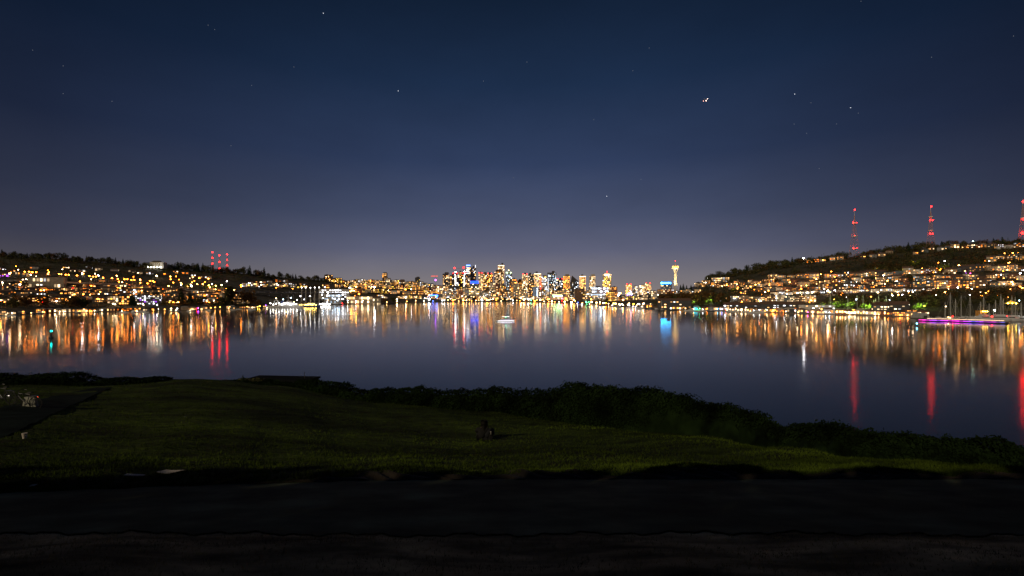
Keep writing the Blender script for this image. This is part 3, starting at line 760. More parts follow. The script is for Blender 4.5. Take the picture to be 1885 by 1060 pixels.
# zones: px0, px1, top row at px0, at px1, bottom row at px0, at px1
woodland('woodland', [(-20, 300, 470, 490, 478, 497), (300, 600, 490, 516, 500, 521), (-20, 300, 478, 498, 498, 514), (300, 600, 498, 517, 512, 530), (-20, 450, 545, 555, 562, 562), (0, 420, 512, 524, 540, 545)], 950, 'dark woods covering the left hillside behind the freeway')
woodland('woodland', [(1300, 1500, 514, 478, 519, 486), (1500, 1890, 474, 444, 484, 455), (1300, 1600, 520, 476, 535, 500), (1600, 1890, 476, 458, 504, 490), (1600, 1890, 476, 458, 504, 490), (1540, 1890, 549, 530, 566, 562), (1200, 1400, 545, 520, 562, 560), (1400, 1890, 505, 490, 545, 520)], 1350, 'dark autumn woods covering the right hillside')

mb = MB(); rt = random.Random(9); kb = [crown('broad', 60 + j, 1100) for j in range(3)]; mi = []  # unseen crowns added behind the camera to shade the foreground
for k in range(120):
    j = k % 30; x = lerp(-38, 9, j / 29) + rt.uniform(-.6, .6); y = (-9, -11, -13, -14.2)[k // 30] + rt.uniform(-.5, .5); h = (10.0, 11.1, 12.1, 12.6)[k // 30] + rt.uniform(-.25, .35); a = rt.uniform(0, 6.28); q = kb[k % 3]
    ca, sa = math.cos(a) * h * .9, math.sin(a) * h * .9; g = fg(x, y, False)
    mb.add([(x + p_[0] * ca - p_[1] * sa, y + p_[0] * sa + p_[1] * ca, g - h * .20 + p_[2] * h) for p_ in q.v], q.f)
    mb.bar((x, y, g - .2), (x, y, g + h * .6), .2, 7, .08)
stuff(mb.build('shade_trees', leaf_a), 'unseen trees added behind the viewpoint to shade the path', 'woodland')
# individual trees that stand out
for px, py, hp, k, lf, wd in [(20, 566, 22, 'broad', 'leaf_green', 1.2), (45, 564, 26, 'broad', 'leaf_autumn', 1.2), (135, 566, 26, 'broad', 'leaf_autumn', 1.2), (150, 565, 24, 'broad', 'leaf_green', 1.1), (80, 564, 18, 'broad', 'leaf_autumn', 1),
                      (244, 563, 26, 'conifer', 'needle_green', 1.3), (334, 558, 30, 'conifer', 'needle_green', 1.1), (350, 560, 24, 'conifer', 'needle_green', 1.2), (367, 561, 20, 'broad', 'leaf_green', 1.2), (405, 562, 22, 'broad', 'leaf_green', 1.3), (275, 548, 16, 'broad', 'leaf_green', 1.2),
                      (419, 560, 37, 'poplar', 'leaf_green', 1.2), (426, 560, 36, 'poplar', 'leaf_green', 1.2), (453, 560, 33, 'broad', 'leaf_autumn', 1.0), (460, 561, 26, 'broad', 'leaf_autumn', 1.1), (125, 522, 14, 'conifer', 'needle_green', 1.5), (115, 520, 12, 'conifer', 'needle_green', 1.2), (477, 562, 14, 'broad', 'leaf_autumn', 1.2)]:
    d = hit(px, py); tree(k, lf, px, d, hp / F * d, 'among the trees by the left shore', 'trees by the left shore', wide=wd)
for px, py, hp in [(1253, 534, 12), (1258, 535, 14), (1264, 534, 10), (1272, 536, 13), (1708, 446, 12), (1664, 452, 10), (1638, 457, 14), (1734, 446, 12), (1742, 447, 14)]:
    d = min(hit(px, py), column(px)[0][6]); tree('conifer' if hp != 14 or px < 1300 else 'broad', 'needle_green' if hp != 14 or px < 1300 else 'leaf_green', px, d, hp / F * d, 'among the tall single trees at right', 'single trees right', wide=1.2)
random.seed(77)
for px, py, hp in [(1222, 556, 20), (1232, 557, 24), (1246, 557, 22), (1258, 557, 26), (1268, 557, 24), (1281, 557, 27), (1293, 557, 24), (1306, 557, 27), (1317, 557, 24), (1329, 557, 25), (1339, 557, 20), (1390, 524, 14), (1405, 527, 13), (1452, 520, 14), (1505, 545, 12), (1540, 545, 14), (1550, 548, 14), (1700, 545, 14), (1720, 548, 16), (1760, 548, 14), (1800, 545, 15), (1850, 545, 14), (1648, 508, 13), (1575, 520, 12), (1810, 520, 12)]:
    d = hit(px, py); tree('broad', random.choice(['leaf_autumn', 'leaf_autumn', 'leaf_green']), px, d, hp / F * d, 'among the russet wooded slope trees', 'trees on the right slope', wide=1.15)
for px, py, hp in [(1285, 556, 22), (1300, 557, 26), (1325, 557, 22), (1345, 557, 18), (1240, 556, 18), (1215, 553, 14), (1665, 520, 18), (1672, 518, 20), (1745, 512, 14), (1712, 565, 26), (1725, 566, 28), (1770, 566, 22), (1835, 562, 26), (1530, 560, 20), (1590, 560, 22)]:
    d = hit(px, py); tree('broad', random.choice(['leaf_green', 'leaf_autumn', 'leaf_green']), px, d, hp / F * d, 'below the right hill', 'broad trees below the right hill', wide=1.1)
def park_light(px, d, th, col, zone, grp, st=450):
    x = X(px, d); g = max(land(x, d), .3); u = Vector((-x, -d, 0)).normalized() * 5.5; fz = max(land(x + u.x, d + u.y), .2)
    o = empty('tree_floodlight', (x + u.x, d + u.y, fz), -math.atan2(x, d)); zl = g + th * .55 - fz
    MB().bar((0, -1.0, 0), (0, -1.0, zl + .6), .1).box((0, -1.0, zl), (2.4, .16, 2.2)).build('bulb_shield', m_metal, o)  # plate added on the near side to hide the bulb from view
    bulb('lamp_head', em('tree_light_%d' % int(col[0] * 100 + col[1] * 10), col, st), o, (0, 0, zl), .6)
    reg(o, 'shielded tree floodlight', 'floodlight', zone, grp, px)
for px, py, hp in [(1513, 566, 12), (1533, 566, 15), (1541, 566, 14), (1557, 566, 10), (1568, 566, 13), (1592, 567, 12), (1604, 567, 11), (1632, 567, 14), (1645, 567, 15), (1653, 567, 13), (1686, 568, 12), (1699, 568, 14), (1272, 559, 9), (1279, 559, 8), (1304, 559, 12)]:
    d = hit(px, py) ; tree('broad', 'leaf_bright', px, d, hp / F * d, 'in the lamplit row by the right shore', 'lamplit trees by the right shore', wide=1.4)
    x = X(px, d)
    park_light(px, d, hp / F * d, (.72, 1, .25), 'by the right shore', 'tree floodlights by the right shore')
for px, py, hp, c in [(63, 517, 11, (1, .48, .05)), (73, 518, 12, (1, .5, .06)), (84, 519, 12, (1, .55, .1)), (345, 530, 11, (1, .45, .03)), (381, 533, 10, (1, .6, .05)), (394, 534, 10, (1, .55, .05)), (408, 534, 9, (1, .6, .1)), (78, 562, 10, (1, .25, .05)), (28, 562, 12, (1, .5, .08)), (316, 560, 9, (1, .6, .1)), (1655, 505, 9, (.9, 1, .1)), (1735, 500, 16, (1, .45, .08)), (1685, 490, 14, (1, .42, .08)), (1768, 498, 14, (.8, .8, .15)), (1612, 500, 10, (1, .5, .1)), (1350, 536, 9, (1, .4, .08))]:
    d = hit(px, py); tree('broad', 'leaf_bright', px, d, hp / F * d, 'in the lamplight of the hillsides', 'lamplit trees on the hillsides', wide=1.5); park_light(px, d, hp / F * d, c, 'on the hillsides', 'tree floodlights on the hillsides', 170)
for px in (1105, 1118, 1128, 928, 905, 1290, 710, 725):
    d = shore(px) + 60; tree('broad', random.choice(['leaf_green', 'leaf_green', 'leaf_autumn']), px, d, random.uniform(7, 13) / F * d, 'on the far shore of the lake', 'trees on the far shore', wide=1.3)

# ------------------------------------------------------------------ downtown towers
PW = {CREAM: 5, WARM: 4, WHITE: 2, AMBER: 1, YELL: .6}
PY = {WARM: 4, AMBER: 3, YELL: 2, CREAM: 2}
PC = {WHITE: 4, COOL: 2, CREAM: 2}
PR = {ORANGE: 4, AMBER: 4, WARM: 1}
# px0, px1, top row, distance, style, palette, lit, wall, description
TW = [(704, 713, 503, 2750, 'step', PR, .75, 1, 'slim amber-lit tower standing alone above the left slope'),
      (710, 719, 512, 2700, 'flat', PW, .6, 2, 'shorter pale block beside the lone tower on the left slope'),
      (764, 773, 511, 3000, 'step', PY, .4, 0, 'dim block with few lights between the lone tower and downtown'),
      (815, 827, 504, 3050, 'step', PW, .55, 0, 'dark tower with cream windows at the left end of downtown'),
      (832, 844, 504, 2950, 'core', PC, .25, 0, 'unfinished tower with bright white core under a red-lit crane, left'),
      (844, 851, 501, 3300, 'flat', PY, .6, 1, 'slim yellow-lit tower between the two unfinished towers'),
      (851, 858, 503, 2950, 'core', PC, .3, 7, 'slim unfinished tower with bright core and red beacon'),
      (858, 866, 490, 3500, 'blue', PW, .5, 'g', 'tall tower with blue-lit crown and white floors'),
      (865, 876, 493, 3550, 'flat', PW, .22, 2, 'tall pale tower with few lights and a white mast at its corner'),
      (881, 889, 503, 3000, 'red', PW, .8, 3, 'cream-lit tower with red beacons right of the blue sign'),
      (889, 896, 504, 3100, 'step', PW, .8, 1, 'narrow bright tower touching the cream-lit one'),
      (896, 907, 504, 3200, 'red', PY, .7, 5, 'amber tower with red roof beacon left of the tallest tower'),
      (910, 927, 500, 3300, 'step', PY, .75, 1, 'broad warm tower standing before the tallest tower'),
      (917, 928, 488, 3700, 'crown', PW, .8, 3, 'tallest tower with lit outline and warm windows'),
      (931, 942, 503, 3100, 'domes', PC, .45, 7, 'tower with two glowing domes and a small spire'),
      (941, 952, 514, 3000, 'flat', PR, .6, 6, 'orange-washed block right of the twin domed tower'),
      (953, 961, 516, 3200, 'step', PY, .7, 1, 'short yellow-lit tower in the middle of downtown'),
      (961, 972, 505, 3100, 'red', PW, .8, 3, 'bright cream tower with a red roof, right of centre'),
      (972, 983, 505, 3250, 'flat', PW, .5, 0, 'dark tower with scattered cream lights beside the red-roofed one'),
      (984, 996, 503, 3100, 'crown', PW, .75, 4, 'white-crowned tower with a red-lit right side'),
      (997, 1007, 509, 3150, 'step', PW, .8, 3, 'mid-height cream tower left of the dark-topped tower'),
      (1008, 1024, 502, 3000, 'dark', PC, .7, 'g', 'wide dark-topped glass tower'),
      (1024, 1037, 514, 3050, 'red', PC, .35, 7, 'dim slate tower right of the dark-topped tower'),
      (1037, 1049, 508, 3000, 'step', PR, .9, 6, 'orange-cream tower right of the dim slate tower'),
      (1051, 1064, 517, 2900, 'wedge', PC, .3, 0, 'dark wedge-roofed building left of the three separate bright towers'),
      (1067, 1078, 508, 2950, 'crown', PY, .9, 3, 'first of three separate bright towers right of downtown'),
      (1085, 1096, 508, 2950, 'step', PW, .85, 3, 'second of three separate bright towers right of downtown'),
      (1110, 1125, 505, 2900, 'ring', PW, .85, 3, 'third bright tower, widest, with glowing ring at its top'),
      (1125, 1136, 528, 2850, 'flat', PR, .5, 5, 'low amber block right of the ring-topped tower'),
      (1152, 1163, 524, 2700, 'red', PW, .85, 4, 'white-lit block left of the purple-lit hall'),
      (1166, 1175, 527, 2750, 'flat', PC, .8, 4, 'short white block behind the purple-lit hall'),
      (1178, 1188, 525, 2700, 'step', PW, .9, 3, 'warm white block right of the purple-lit hall'),
      (1188, 1199, 522, 2750, 'red', PW, .85, 4, 'warm white block with tall red beacon'),
      (598, 612, 506, 2400, 'flat', PY, .45, 1, 'dark hilltop apartment block with yellow windows above the white ship hall'),
      (613, 629, 512, 2350, 'step', PY, .55, 1, 'second hilltop apartment block with warm windows'),
      (657, 670, 514, 2500, 'flat', PW, .7, 3, 'squat hilltop block with cream windows left of the lone tower')]
for a, b_, top, d, style, pal, lit, wi, label in TW:
    px = (a + b_) / 2; w = (b_ - a) / F * d; x = X(px, d); g = land(x, d)
    h = H + (HY - top) / F * d - g
    cols = max(3, round((b_ - a) / 1.9)); rows = max(3, round(h / F / d * F * F / 2.35)) if False else max(3, round((h / d * F) / 2.5))
    o = building('office_tower' if top < 510 else 'city_block', px, d, w, h, min(w, 40), rows, cols, lit * .84, pal, 'tower', label, None, None, wi=wi, jit=.1, roof='step' if style == 'step' else 'flat', gap=(.52, .40), big=random.choice((1.5, 2.0, 2.6)), side=False)
    tag(o, label, 'tower', 'downtown towers'); o['category'] = 'tower'
    D_ = min(w, 40)
    if style == 'red' or style == 'core':
        for s in (-.3, .3): bulb('beacon', em('red_beacon', RED, 16), o, (s * w, 0, h + 4), 2.9)
    if style == 'core':
        for k in range(7): cube('work_light', em('white_core', (1, .90, .72), 8, False), o, (0, -D_ / 2 - .4, h * (.48 + .07 * k)), (w * .14, .4, h * .05))
        bulb('work_light', em('white_core_lamp', (1, .95, .85), 30), o, (w * .05, 0, h + 11), 4.5)
        mbc = MB().bar((0, 0, h), (0, 0, h + 36), 1.0).bar((-14, 0, h + 34), (34, 0, h + 38), .8); mbc.build('crane', m_conc, o)
        bulb('crane_beacon', em('red_beacon', RED, 22), o, (-4, 0, h + 39), 4.5)
    if style == 'blue':
        for k in (0, 1): cube('crown_light', em('blue_crown', BLUE if k else (.15, .3, 1), 5), o, (0, 0, h + 3 + k * 6), (w * .95, D_ * .9, 3.4))
        for k in range(4): cube('lit_floor', em('white_floor', WHITE, 4, False), o, (-w * .1, -D_ / 2 - .2, h * (.94 - .07 * k)), (w * .7, .5, 4))
    if style == 'crown':
        cube('crown_light', em('cream_crown', CREAM, 6), o, (0, -D_ / 2 - .3, h - 3), (w * .98, .6, 3.2))
        for s in (-1, 1): cube('edge_light', em('warm_edge', WARM, 2.2, False), o, (s * w * .48, -D_ / 2 - .3, h * .8), (1.6, .6, h * .38))
    if style == 'ring':
        MB().lathe([(w * .5, 0), (w * .52, 2), (w * .52, 7), (w * .46, 8)], n=24).build('crown_light', em('cream_crown', CREAM, 6), o, (0, 0, h - 6))
        MB().lathe([(w * .3, 0), (w * .3, 9), (w * .1, 12)], n=16).build('roof_drum', m_conc, o, (0, 0, h))
        bulb('beacon', em('red_beacon', RED, 22), o, (0, 0, h + 18), 3.0)
    if style == 'domes':
        for s in (-1, 1): MB().ball((0, 0, 0), w * .2, 12, 8, .9).build('dome', em('green_dome', (.75, 1, .45), 3.5), o, (s * w * .3, -2, h + w * .08))
        MB().bar((0, 0, h), (0, 0, h + 22), 1.6, 6, .4).build('spire', m_conc, o); bulb('spire_light', em('yellow_spire', (1, .8, .3), 10), o, (0, 0, h + 22), 3)
    if style == 'dark':
        cube('dark_top', wall(0), o, (0, 0, h - 16), (w * 1.01, D_ * 1.01, 34))
        MB().bar((-w * .42, -D_ / 2, 10), (-w * .42, -D_ / 2, h * .8), 1).build('edge_light', em('white_edge', WHITE, 3, False), o)
    if style == 'wedge': MB().add([(-w * .5, -D_ / 2, h), (w * .5, -D_ / 2, h), (w * .5, D_ / 2, h), (-w * .5, D_ / 2, h), (-w * .35, -D_ / 2, h + 34), (-w * .35, D_ / 2, h + 34)], [(0, 1, 4), (2, 3, 5), (1, 2, 5, 4), (3, 0, 4, 5)]).build('sloped_roof', m_roof, o)
    if 'white mast' in label: MB().bar((w * .42, 0, h), (w * .42, 0, h + 24), 1.4).build('mast', em('mast_glow', WHITE, 3), o)  # the mast itself emits, its brightness put into the colour
    if 'red-lit right side' in label:
        for k in range(7): cube('red_light', em('red_side', (1, .06, .03), 3.5, False), o, (w * .44, -D_ / 2 - .3, h * (.35 + .075 * k)), (w * .16, .5, h * .05))

def lit_sign(px0, px1, py0, py1, d, col, st, label, halo=None, hst=None):
    hst = hst or st * 2.5
    """illuminated box sign on a flat-roofed block"""
    px = (px0 + px1) / 2; w = (px1 - px0) / F * d; x = X(px, d); g = land(x, d); zt = H + (HY - py0) / F * d; zb = H + (HY - py1) / F * d
    o = building('sign_building', px, d, w * 1.15, zb - g, 25, max(2, int((zb - g) / 9)), max(3, int((px1 - px0) / 2)), .45, PW, 'building', label, None, None, wi=7, side=False, jit=.02)
    MB().box((0, 0, 0), (w, 2, zt - zb), 0).build('sign_panel_glow', em('sign_%d' % int(px), col, st), o, (0, -12.8, zb - g + (zt - zb) / 2 + 1.5))
    if halo:
        MB().box((0, 0, 0), (w * .9, .8, (zt - zb) * .36), 0).build('sign_tube', em('tube_%d' % int(px), halo, hst), o, (0, -14.4, zb - g + (zt - zb) / 2 + 1.5))
        bulb('sign_lamp', em('tube_%d' % int(px), halo, hst), o, (-w * .47, -15.4, zb - g + (zt - zb) / 2 + 1.5), (zt - zb) * .28)
    return tag(o, label, 'building')
lit_sign(1218, 1235, 518.3, 524.0, 2300, (0, .055, .22), 3, 'dark block carrying a long cyan rooftop sign, left of the needle-shaped tower', (.02, .40, 1), 45)  # panel colour stands in for the bloom round the tube
lit_sign(866, 881, 517.5, 522.0, 2850, (.012, .05, .95), 5, 'block with a bright blue lit band among the downtown towers')
lit_sign(790, 806, 543, 548.5, 2480, (.03, .16, 1), 9, 'waterside building with a big blue sign left of downtown')
lit_sign(1200, 1210, 544, 547.5, 1700, (1, .35, .1), 8, 'low building with a glowing orange sign right of the purple-lit hall')
lit_sign(1018, 1035, 543, 546.5, 2300, (1, .85, .35), 7, 'waterside hall with a yellow band and green sign near the centre', (.1, 1, .35))

# cylinder office, purple hall, floodlit hall
d = 2500; x = X(986, d); g = land(x, d); o = empty('round_tower', (x, d, g)); rr = 5 / F * d; hh = H + (HY - 528) / F * d - g
MB().lathe([(rr, 0), (rr, hh), (rr * .9, hh + 2), (rr * .4, hh + 3)], n=28).build('wall', wall(7), o)
for k in range(int(hh / 7)): MB().lathe([(rr + .3, 0), (rr + .5, .3), (rr + .5, 1.1), (rr + .3, 1.4)], n=28).build('lit_floor', em('dim_cool_floor', (.5, .7, 1), .7, False), o, (0, 0, 5 + k * 7))
for k in range(6): cube('light_panel', em('cool_panel', (.7, .88, 1), 9), o, (rr * .55, -rr * .86, hh * (.2 + .13 * k)), (4.5, .8, hh * .1))
tag(o, 'short round slate office tower with a bright white vertical strip', 'tower')
d = 2000; x = X(1163, d); g = land(x, d); o = empty('curved_hall', (x, d, g))
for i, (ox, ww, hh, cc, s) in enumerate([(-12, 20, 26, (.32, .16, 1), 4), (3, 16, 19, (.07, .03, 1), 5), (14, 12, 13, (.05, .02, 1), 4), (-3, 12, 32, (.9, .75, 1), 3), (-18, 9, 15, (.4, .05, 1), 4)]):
    MB().lathe([(ww * .5, 0), (ww * .55, hh * .3), (ww * .45, hh * .7), (ww * .2, hh * .95), (.5, hh)], (ox, i * 2, 0), 16).build('curved_wall', em('hall_glow_%d' % i, cc, s * 4), o)  # walls emit the coloured wash themselves, in place of lights on them
tag(o, 'curved hall glowing purple, blue and white right of the downtown towers', 'hall')
PAL_W = {WHITE: 3, COOL: 1}
def plain(px0, px1, ptop, d, rows, cols, lit, pal, wi, label, cat='building', name='building', **k):
    px = (px0 + px1) / 2; w = (px1 - px0) / F * d; g = land(X(px, d), d); h = H + (HY - ptop) / F * d - g
    return tag(building(name, px, d, w, h, k.pop('dep', 22), rows, cols, lit, pal, cat, label, None, None, wi=wi, **k), label, cat)
plain(1089, 1119, 528, 2100, 4, 10, .9, {WHITE: 3, COOL: 3}, 4, 'long white floodlit building below the three bright towers', gap=(.8, .45), big=2)
plain(1057, 1076, 532, 2000, 7, 6, .12, PW, 1, 'brown block with dark horizontal bands right of the city centre', balc=True)
plain(1115, 1132, 537, 1650, 5, 5, .7, {YELL: 3, AMBER: 1}, 6, 'yellow-lit block behind a dark tree right of the city centre')
plain(590, 642, 532, 1650, 5, 12, .75, {WHITE: 4, CREAM: 1}, 4, 'long brilliantly lit white hall on the shore left of downtown', big=1.5, gap=(.7, .4), dep=30)
plain(598, 628, 541, 1500, 3, 9, .6, {WHITE: 4, COOL: 1}, 4, 'lower white-lit shed before the brilliant hall', big=1.3, gap=(.7, .5))
plain(640, 690, 545, 1600, 2, 14, .7, {CREAM: 3, WARM: 2}, 3, 'long low cream-lit shed right of the brilliant hall', big=0.99, gap=(.85, .6))
plain(686, 700, 548, 1560, 2, 4, .8, {CREAM: 3}, 3, 'small cream gabled building on the shore beyond the sheds', roof='gable')
plain(65, 111, 480 + 30, 960, 2, 10, .4, {WHITE: 1, PURPLE: .4, CREAM: 2}, 3, 'long pale warehouse below the orange freeway lamps at far left', gap=(.6, .5))
plain(254, 292, 543.5, 870, 5, 12, .62, {WHITE: 2, PURPLE: 1, CREAM: 2}, 2, 'five-storey purple and white lit apartment block by the left shore', balc=True, big=1.4)
plain(203, 222, 545, 870, 4, 5, .45, {CREAM: 2, YELL: 1}, 3, 'cream four-storey block with a floodlit wall by the left shore', big=1.2)
plain(223, 238, 544.5, 860, 4, 4, .8, {AMBER: 2, WARM: 2}, 0, 'dark four-storey block with wide amber windows by the left shore', gap=(.7, .6))
plain(160, 202, 547, 900, 3, 10, .55, {WARM: 2, AMBER: 2}, 1, 'brown three-storey block behind the big orange lamp, left shore')
plain(432, 446, 541, 1100, 3, 4, .2, PY, 6, 'plain pale block between the poplars and the big rust tree')
for px, d, txt in ((193, 905, 'flood_cream'), (212, 845, 'flood_cream')):
    pass
# hilltop hall with flat-topped drum
d = column(290)[0][6] - 30; x = X(290, d); g = land(x, d); o = empty('hilltop_hall', (x, d, g), .2); s_ = d / F
MB().box((0, 0, 6.5 * s_), (20 * s_, 24, 11 * s_)).build('wall', wall(3), o)
MB().box((10.5 * s_, -2, 6 * s_), (5 * s_, 26, 12 * s_)).build('wing', wall(4), o)
MB().box((-1 * s_, 0, 13.2 * s_), (15 * s_, 18, 3 * s_), 0, .6).build('roof', m_roof, o)
for k in range(6): cube('pilaster', wall(4), o, ((-8 + 3.1 * k) * s_, -12.6, 6 * s_), (.8 * s_, 1.4, 10 * s_))
for k in range(5): bulb('floodlight', em('white_flood', (1, .95, .8), 22), o, ((-8 + 5 * k) * s_, -30, 2.2 * s_), 1.9)
tag(o, 'pale floodlit hall with dark roof on top of the left ridge', 'hall')

# ------------------------------------------------------------------ rows of ordinary buildings
HOUSE = ['house', 'house', 'flat-roofed house', 'gabled house']
def row(px0, px1, step, pyf, jitter, wpx, hpx, rows, cols, lit, pal, zone, group, name, kind, d=None, roofs=('flat', 'gable', 'hip', 'front'), big=1.0, skip=0.0, gap=(.54, .42), dep=None, walls=None, balc=.3, pname='warm'):
    px = px0
    while px < px1:
        st = step * random.uniform(.8, 1.25)
        if random.random() >= skip:
            py = pyf(px) + random.uniform(-jitter, jitter)
            dd_ = hit(px, py) if d is None else d(px)
            w = random.uniform(*wpx) / F * dd_; h = random.uniform(*hpx) / F * dd_
            wi = random.choice(walls) if walls else random.randrange(len(WALLS)); rf = random.choice(roofs)
            nm = 'gabled ' if rf in ('gable', 'front') else ''
            building(name, px, dd_, w, h, dep or min(w, 14), random.randint(*rows), random.randint(*cols), lit, pal, kind.split()[-1], '%s %s%s' % (WALLS[wi][0], nm, kind), zone, group, wi=wi, roof=rf, balc=random.random() < balc, big=big, gap=gap, side=dd_ < 1500)
        px += st
HA = {AMBER: 4, WARM: 4, CREAM: 2, ORANGE: 1.5, WHITE: .6}
ln = lambda *p: (lambda px: float(np.interp(px, [q[0] for q in p], [q[1] for q in p])))
# right hill, terrace by terrace from the top
row(1490, 1560, 13, ln((1490, 484), (1560, 477)), 1, (8, 12), (5, 7), (1, 2), (2, 4), .8, {AMBER: 3, ORANGE: 2}, 'on the right ridge left of the mast', 'houses on the right ridge', 'ridge_house', 'house', big=1.3, skip=.15, d=lambda px: column(px)[0][6] - 30)
row(1575, 1885, 15, ln((1575, 471), (1700, 458), (1885, 447)), 2, (7, 12), (4, 6), (1, 2), (2, 3), .5, HA, 'on the right ridge beyond the mast', 'houses on the right ridge', 'ridge_house', 'house', big=1.2, skip=.35, d=lambda px: column(px)[0][6] - random.uniform(20, 70))
row(1745, 1885, 14, ln((1745, 460), (1885, 455)), 2, (9, 14), (5, 8), (2, 2), (3, 4), .75, HA, 'just under the ridge at far right', 'houses under the ridge', 'ridge_house', 'house', big=1.3, skip=.1)
row(1810, 1885, 15, ln((1810, 482), (1885, 477)), 2, (10, 15), (6, 9), (2, 3), (3, 5), .65, HA, 'in the highest terrace at far right', 'terrace houses of the right hill', 'hillside_house', 'house', skip=.1)
row(1285, 1420, 12, ln((1285, 529), (1350, 528), (1420, 522)), 2, (9, 14), (6, 10), (2, 3), (3, 5), .75, HA, 'on the low left end of the right hill', 'houses on the low end of the hill', 'hillside_house', 'house', big=1.3)
row(1300, 1345, 15, ln((1300, 524), (1345, 519)), 1, (12, 18), (8, 11), (3, 3), (4, 6), .85, {CREAM: 2, WHITE: 3, WARM: 1}, 'right of the needle-shaped tower on the slope', 'apartments right of the needle-shaped tower', 'apartment_block', 'apartment block', big=0.99, roofs=('flat',))
row(1390, 1540, 15, ln((1390, 515), (1540, 510)), 2.5, (10, 17), (6, 10), (2, 3), (3, 6), .62, HA, 'in the top terrace above the boatyards', 'terrace houses of the right hill', 'hillside_house', 'house', skip=.1)
row(1540, 1885, 16, ln((1540, 512), (1700, 505), (1885, 498)), 2.5, (12, 19), (7, 12), (2, 3), (4, 7), .52, HA, 'in the top terrace of the right hill', 'terrace houses of the right hill', 'hillside_house', 'house', skip=.12)
row(1350, 1885, 14, ln((1350, 531), (1540, 523), (1700, 518), (1885, 513)), 4, (11, 18), (7, 10), (2, 3), (5, 8), .52, HA, 'in the upper middle terrace of the right hill', 'terrace houses of the right hill', 'hillside_house', 'house')
row(1370, 1880, 13, ln((1370, 540), (1540, 533), (1700, 528), (1880, 524)), 3.5, (10, 17), (6, 9), (2, 3), (5, 7), .52, HA, 'in the lower middle terrace of the right hill', 'terrace houses of the right hill', 'hillside_house', 'house', skip=.05)
row(1425, 1720, 13, ln((1425, 543), (1560, 539), (1720, 536)), 1, (11, 15), (4, 6), (1, 2), (4, 6), .85, {WHITE: 3, CREAM: 3, WARM: 2}, 'in the right bottom terrace', 'bottom terrace houses', 'terrace_house', 'house', big=0.99, roofs=('flat', 'gable'))
row(1335, 1500, 17, ln((1335, 556), (1500, 556)), 1, (15, 20), (9, 13), (3, 4), (5, 8), .62, {WARM: 3, CREAM: 3, WHITE: 1.5}, 'behind the right boatyards', 'apartments behind the boatyards', 'apartment_block', 'apartment block', roofs=('flat',), balc=.5)
row(1690, 1800, 20, ln((1690, 532), (1800, 530)), 1, (18, 24), (12, 15), (4, 4), (4, 7), .5, HA, 'low on the far right hill', 'tall blocks on the right hill', 'apartment_block', 'apartment block', roofs=('flat',), balc=.8)
# left side
row(-8, 560, 15, ln((0, 497), (200, 498), (300, 505), (450, 518), (560, 523)), 4, (8, 12), (3, 5), (1, 2), (2, 3), .6, {AMBER: 2, CREAM: 2, WHITE: 1, ORANGE: 1}, 'scattered high on the left hillside', 'houses high on the left hill', 'ridge_house', 'house', big=1.0, skip=.45)
row(-8, 70, 13, ln((0, 508), (70, 512)), 4, (9, 14), (5, 8), (2, 2), (2, 4), .6, {ORANGE: 1, PURPLE: .4, CREAM: 2, AMBER: 2}, 'beside the freeway lamps at far left', 'houses beside the freeway', 'hillside_house', 'house', skip=.1)
row(450, 565, 9, ln((450, 527), (565, 530)), 2, (7, 11), (5, 8), (2, 3), (2, 4), .7, {CREAM: 3, YELL: 2, WARM: 2, WHITE: 1}, 'above the freeway behind the white ships', 'houses above the ships', 'hillside_house', 'house', big=1.3)
row(-5, 420, 14, ln((0, 536), (200, 537), (420, 546)), 2.5, (11, 18), (5, 8), (2, 3), (3, 6), .55, HA, 'in the upper row below the freeway', 'buildings below the freeway', 'hillside_block', 'block', skip=.1)
row(-5, 420, 15, ln((0, 545), (200, 545), (420, 551)), 2, (12, 19), (6, 9), (2, 3), (3, 6), .55, HA, 'in the middle row below the freeway', 'buildings below the freeway', 'hillside_block', 'block', skip=.15)
row(-5, 480, 15, ln((0, 556), (200, 556), (480, 558)), 2, (12, 17), (5, 9), (2, 3), (3, 5), .5, HA, 'in the lower row along the left shore road', 'buildings on the left shore road', 'shore_block', 'block', skip=.25)
row(195, 350, 17, ln((195, 527), (350, 534)), 1, (16, 24), (3, 4), (1, 1), (6, 9), .8, {CREAM: 3, WHITE: 2, AMBER: 2}, 'just below the freeway bridge', 'low sheds below the freeway', 'long_shed', 'shed', roofs=('flat',), big=1.4, skip=.2)
row(-5, 430, 15, ln((0, 527), (200, 530), (430, 541)), 2.5, (10, 16), (4, 7), (2, 2), (3, 5), .6, HA, 'in the top row below the freeway', 'buildings below the freeway', 'hillside_block', 'block', skip=.15, big=1.2)
row(-5, 430, 15, ln((0, 551), (200, 551), (430, 555)), 2, (11, 17), (4, 7), (2, 2), (3, 5), .6, {AMBER: 4, ORANGE: 2, CREAM: 2}, 'in the fourth row below the freeway', 'buildings below the freeway', 'hillside_block', 'block', skip=.15, big=1.2)
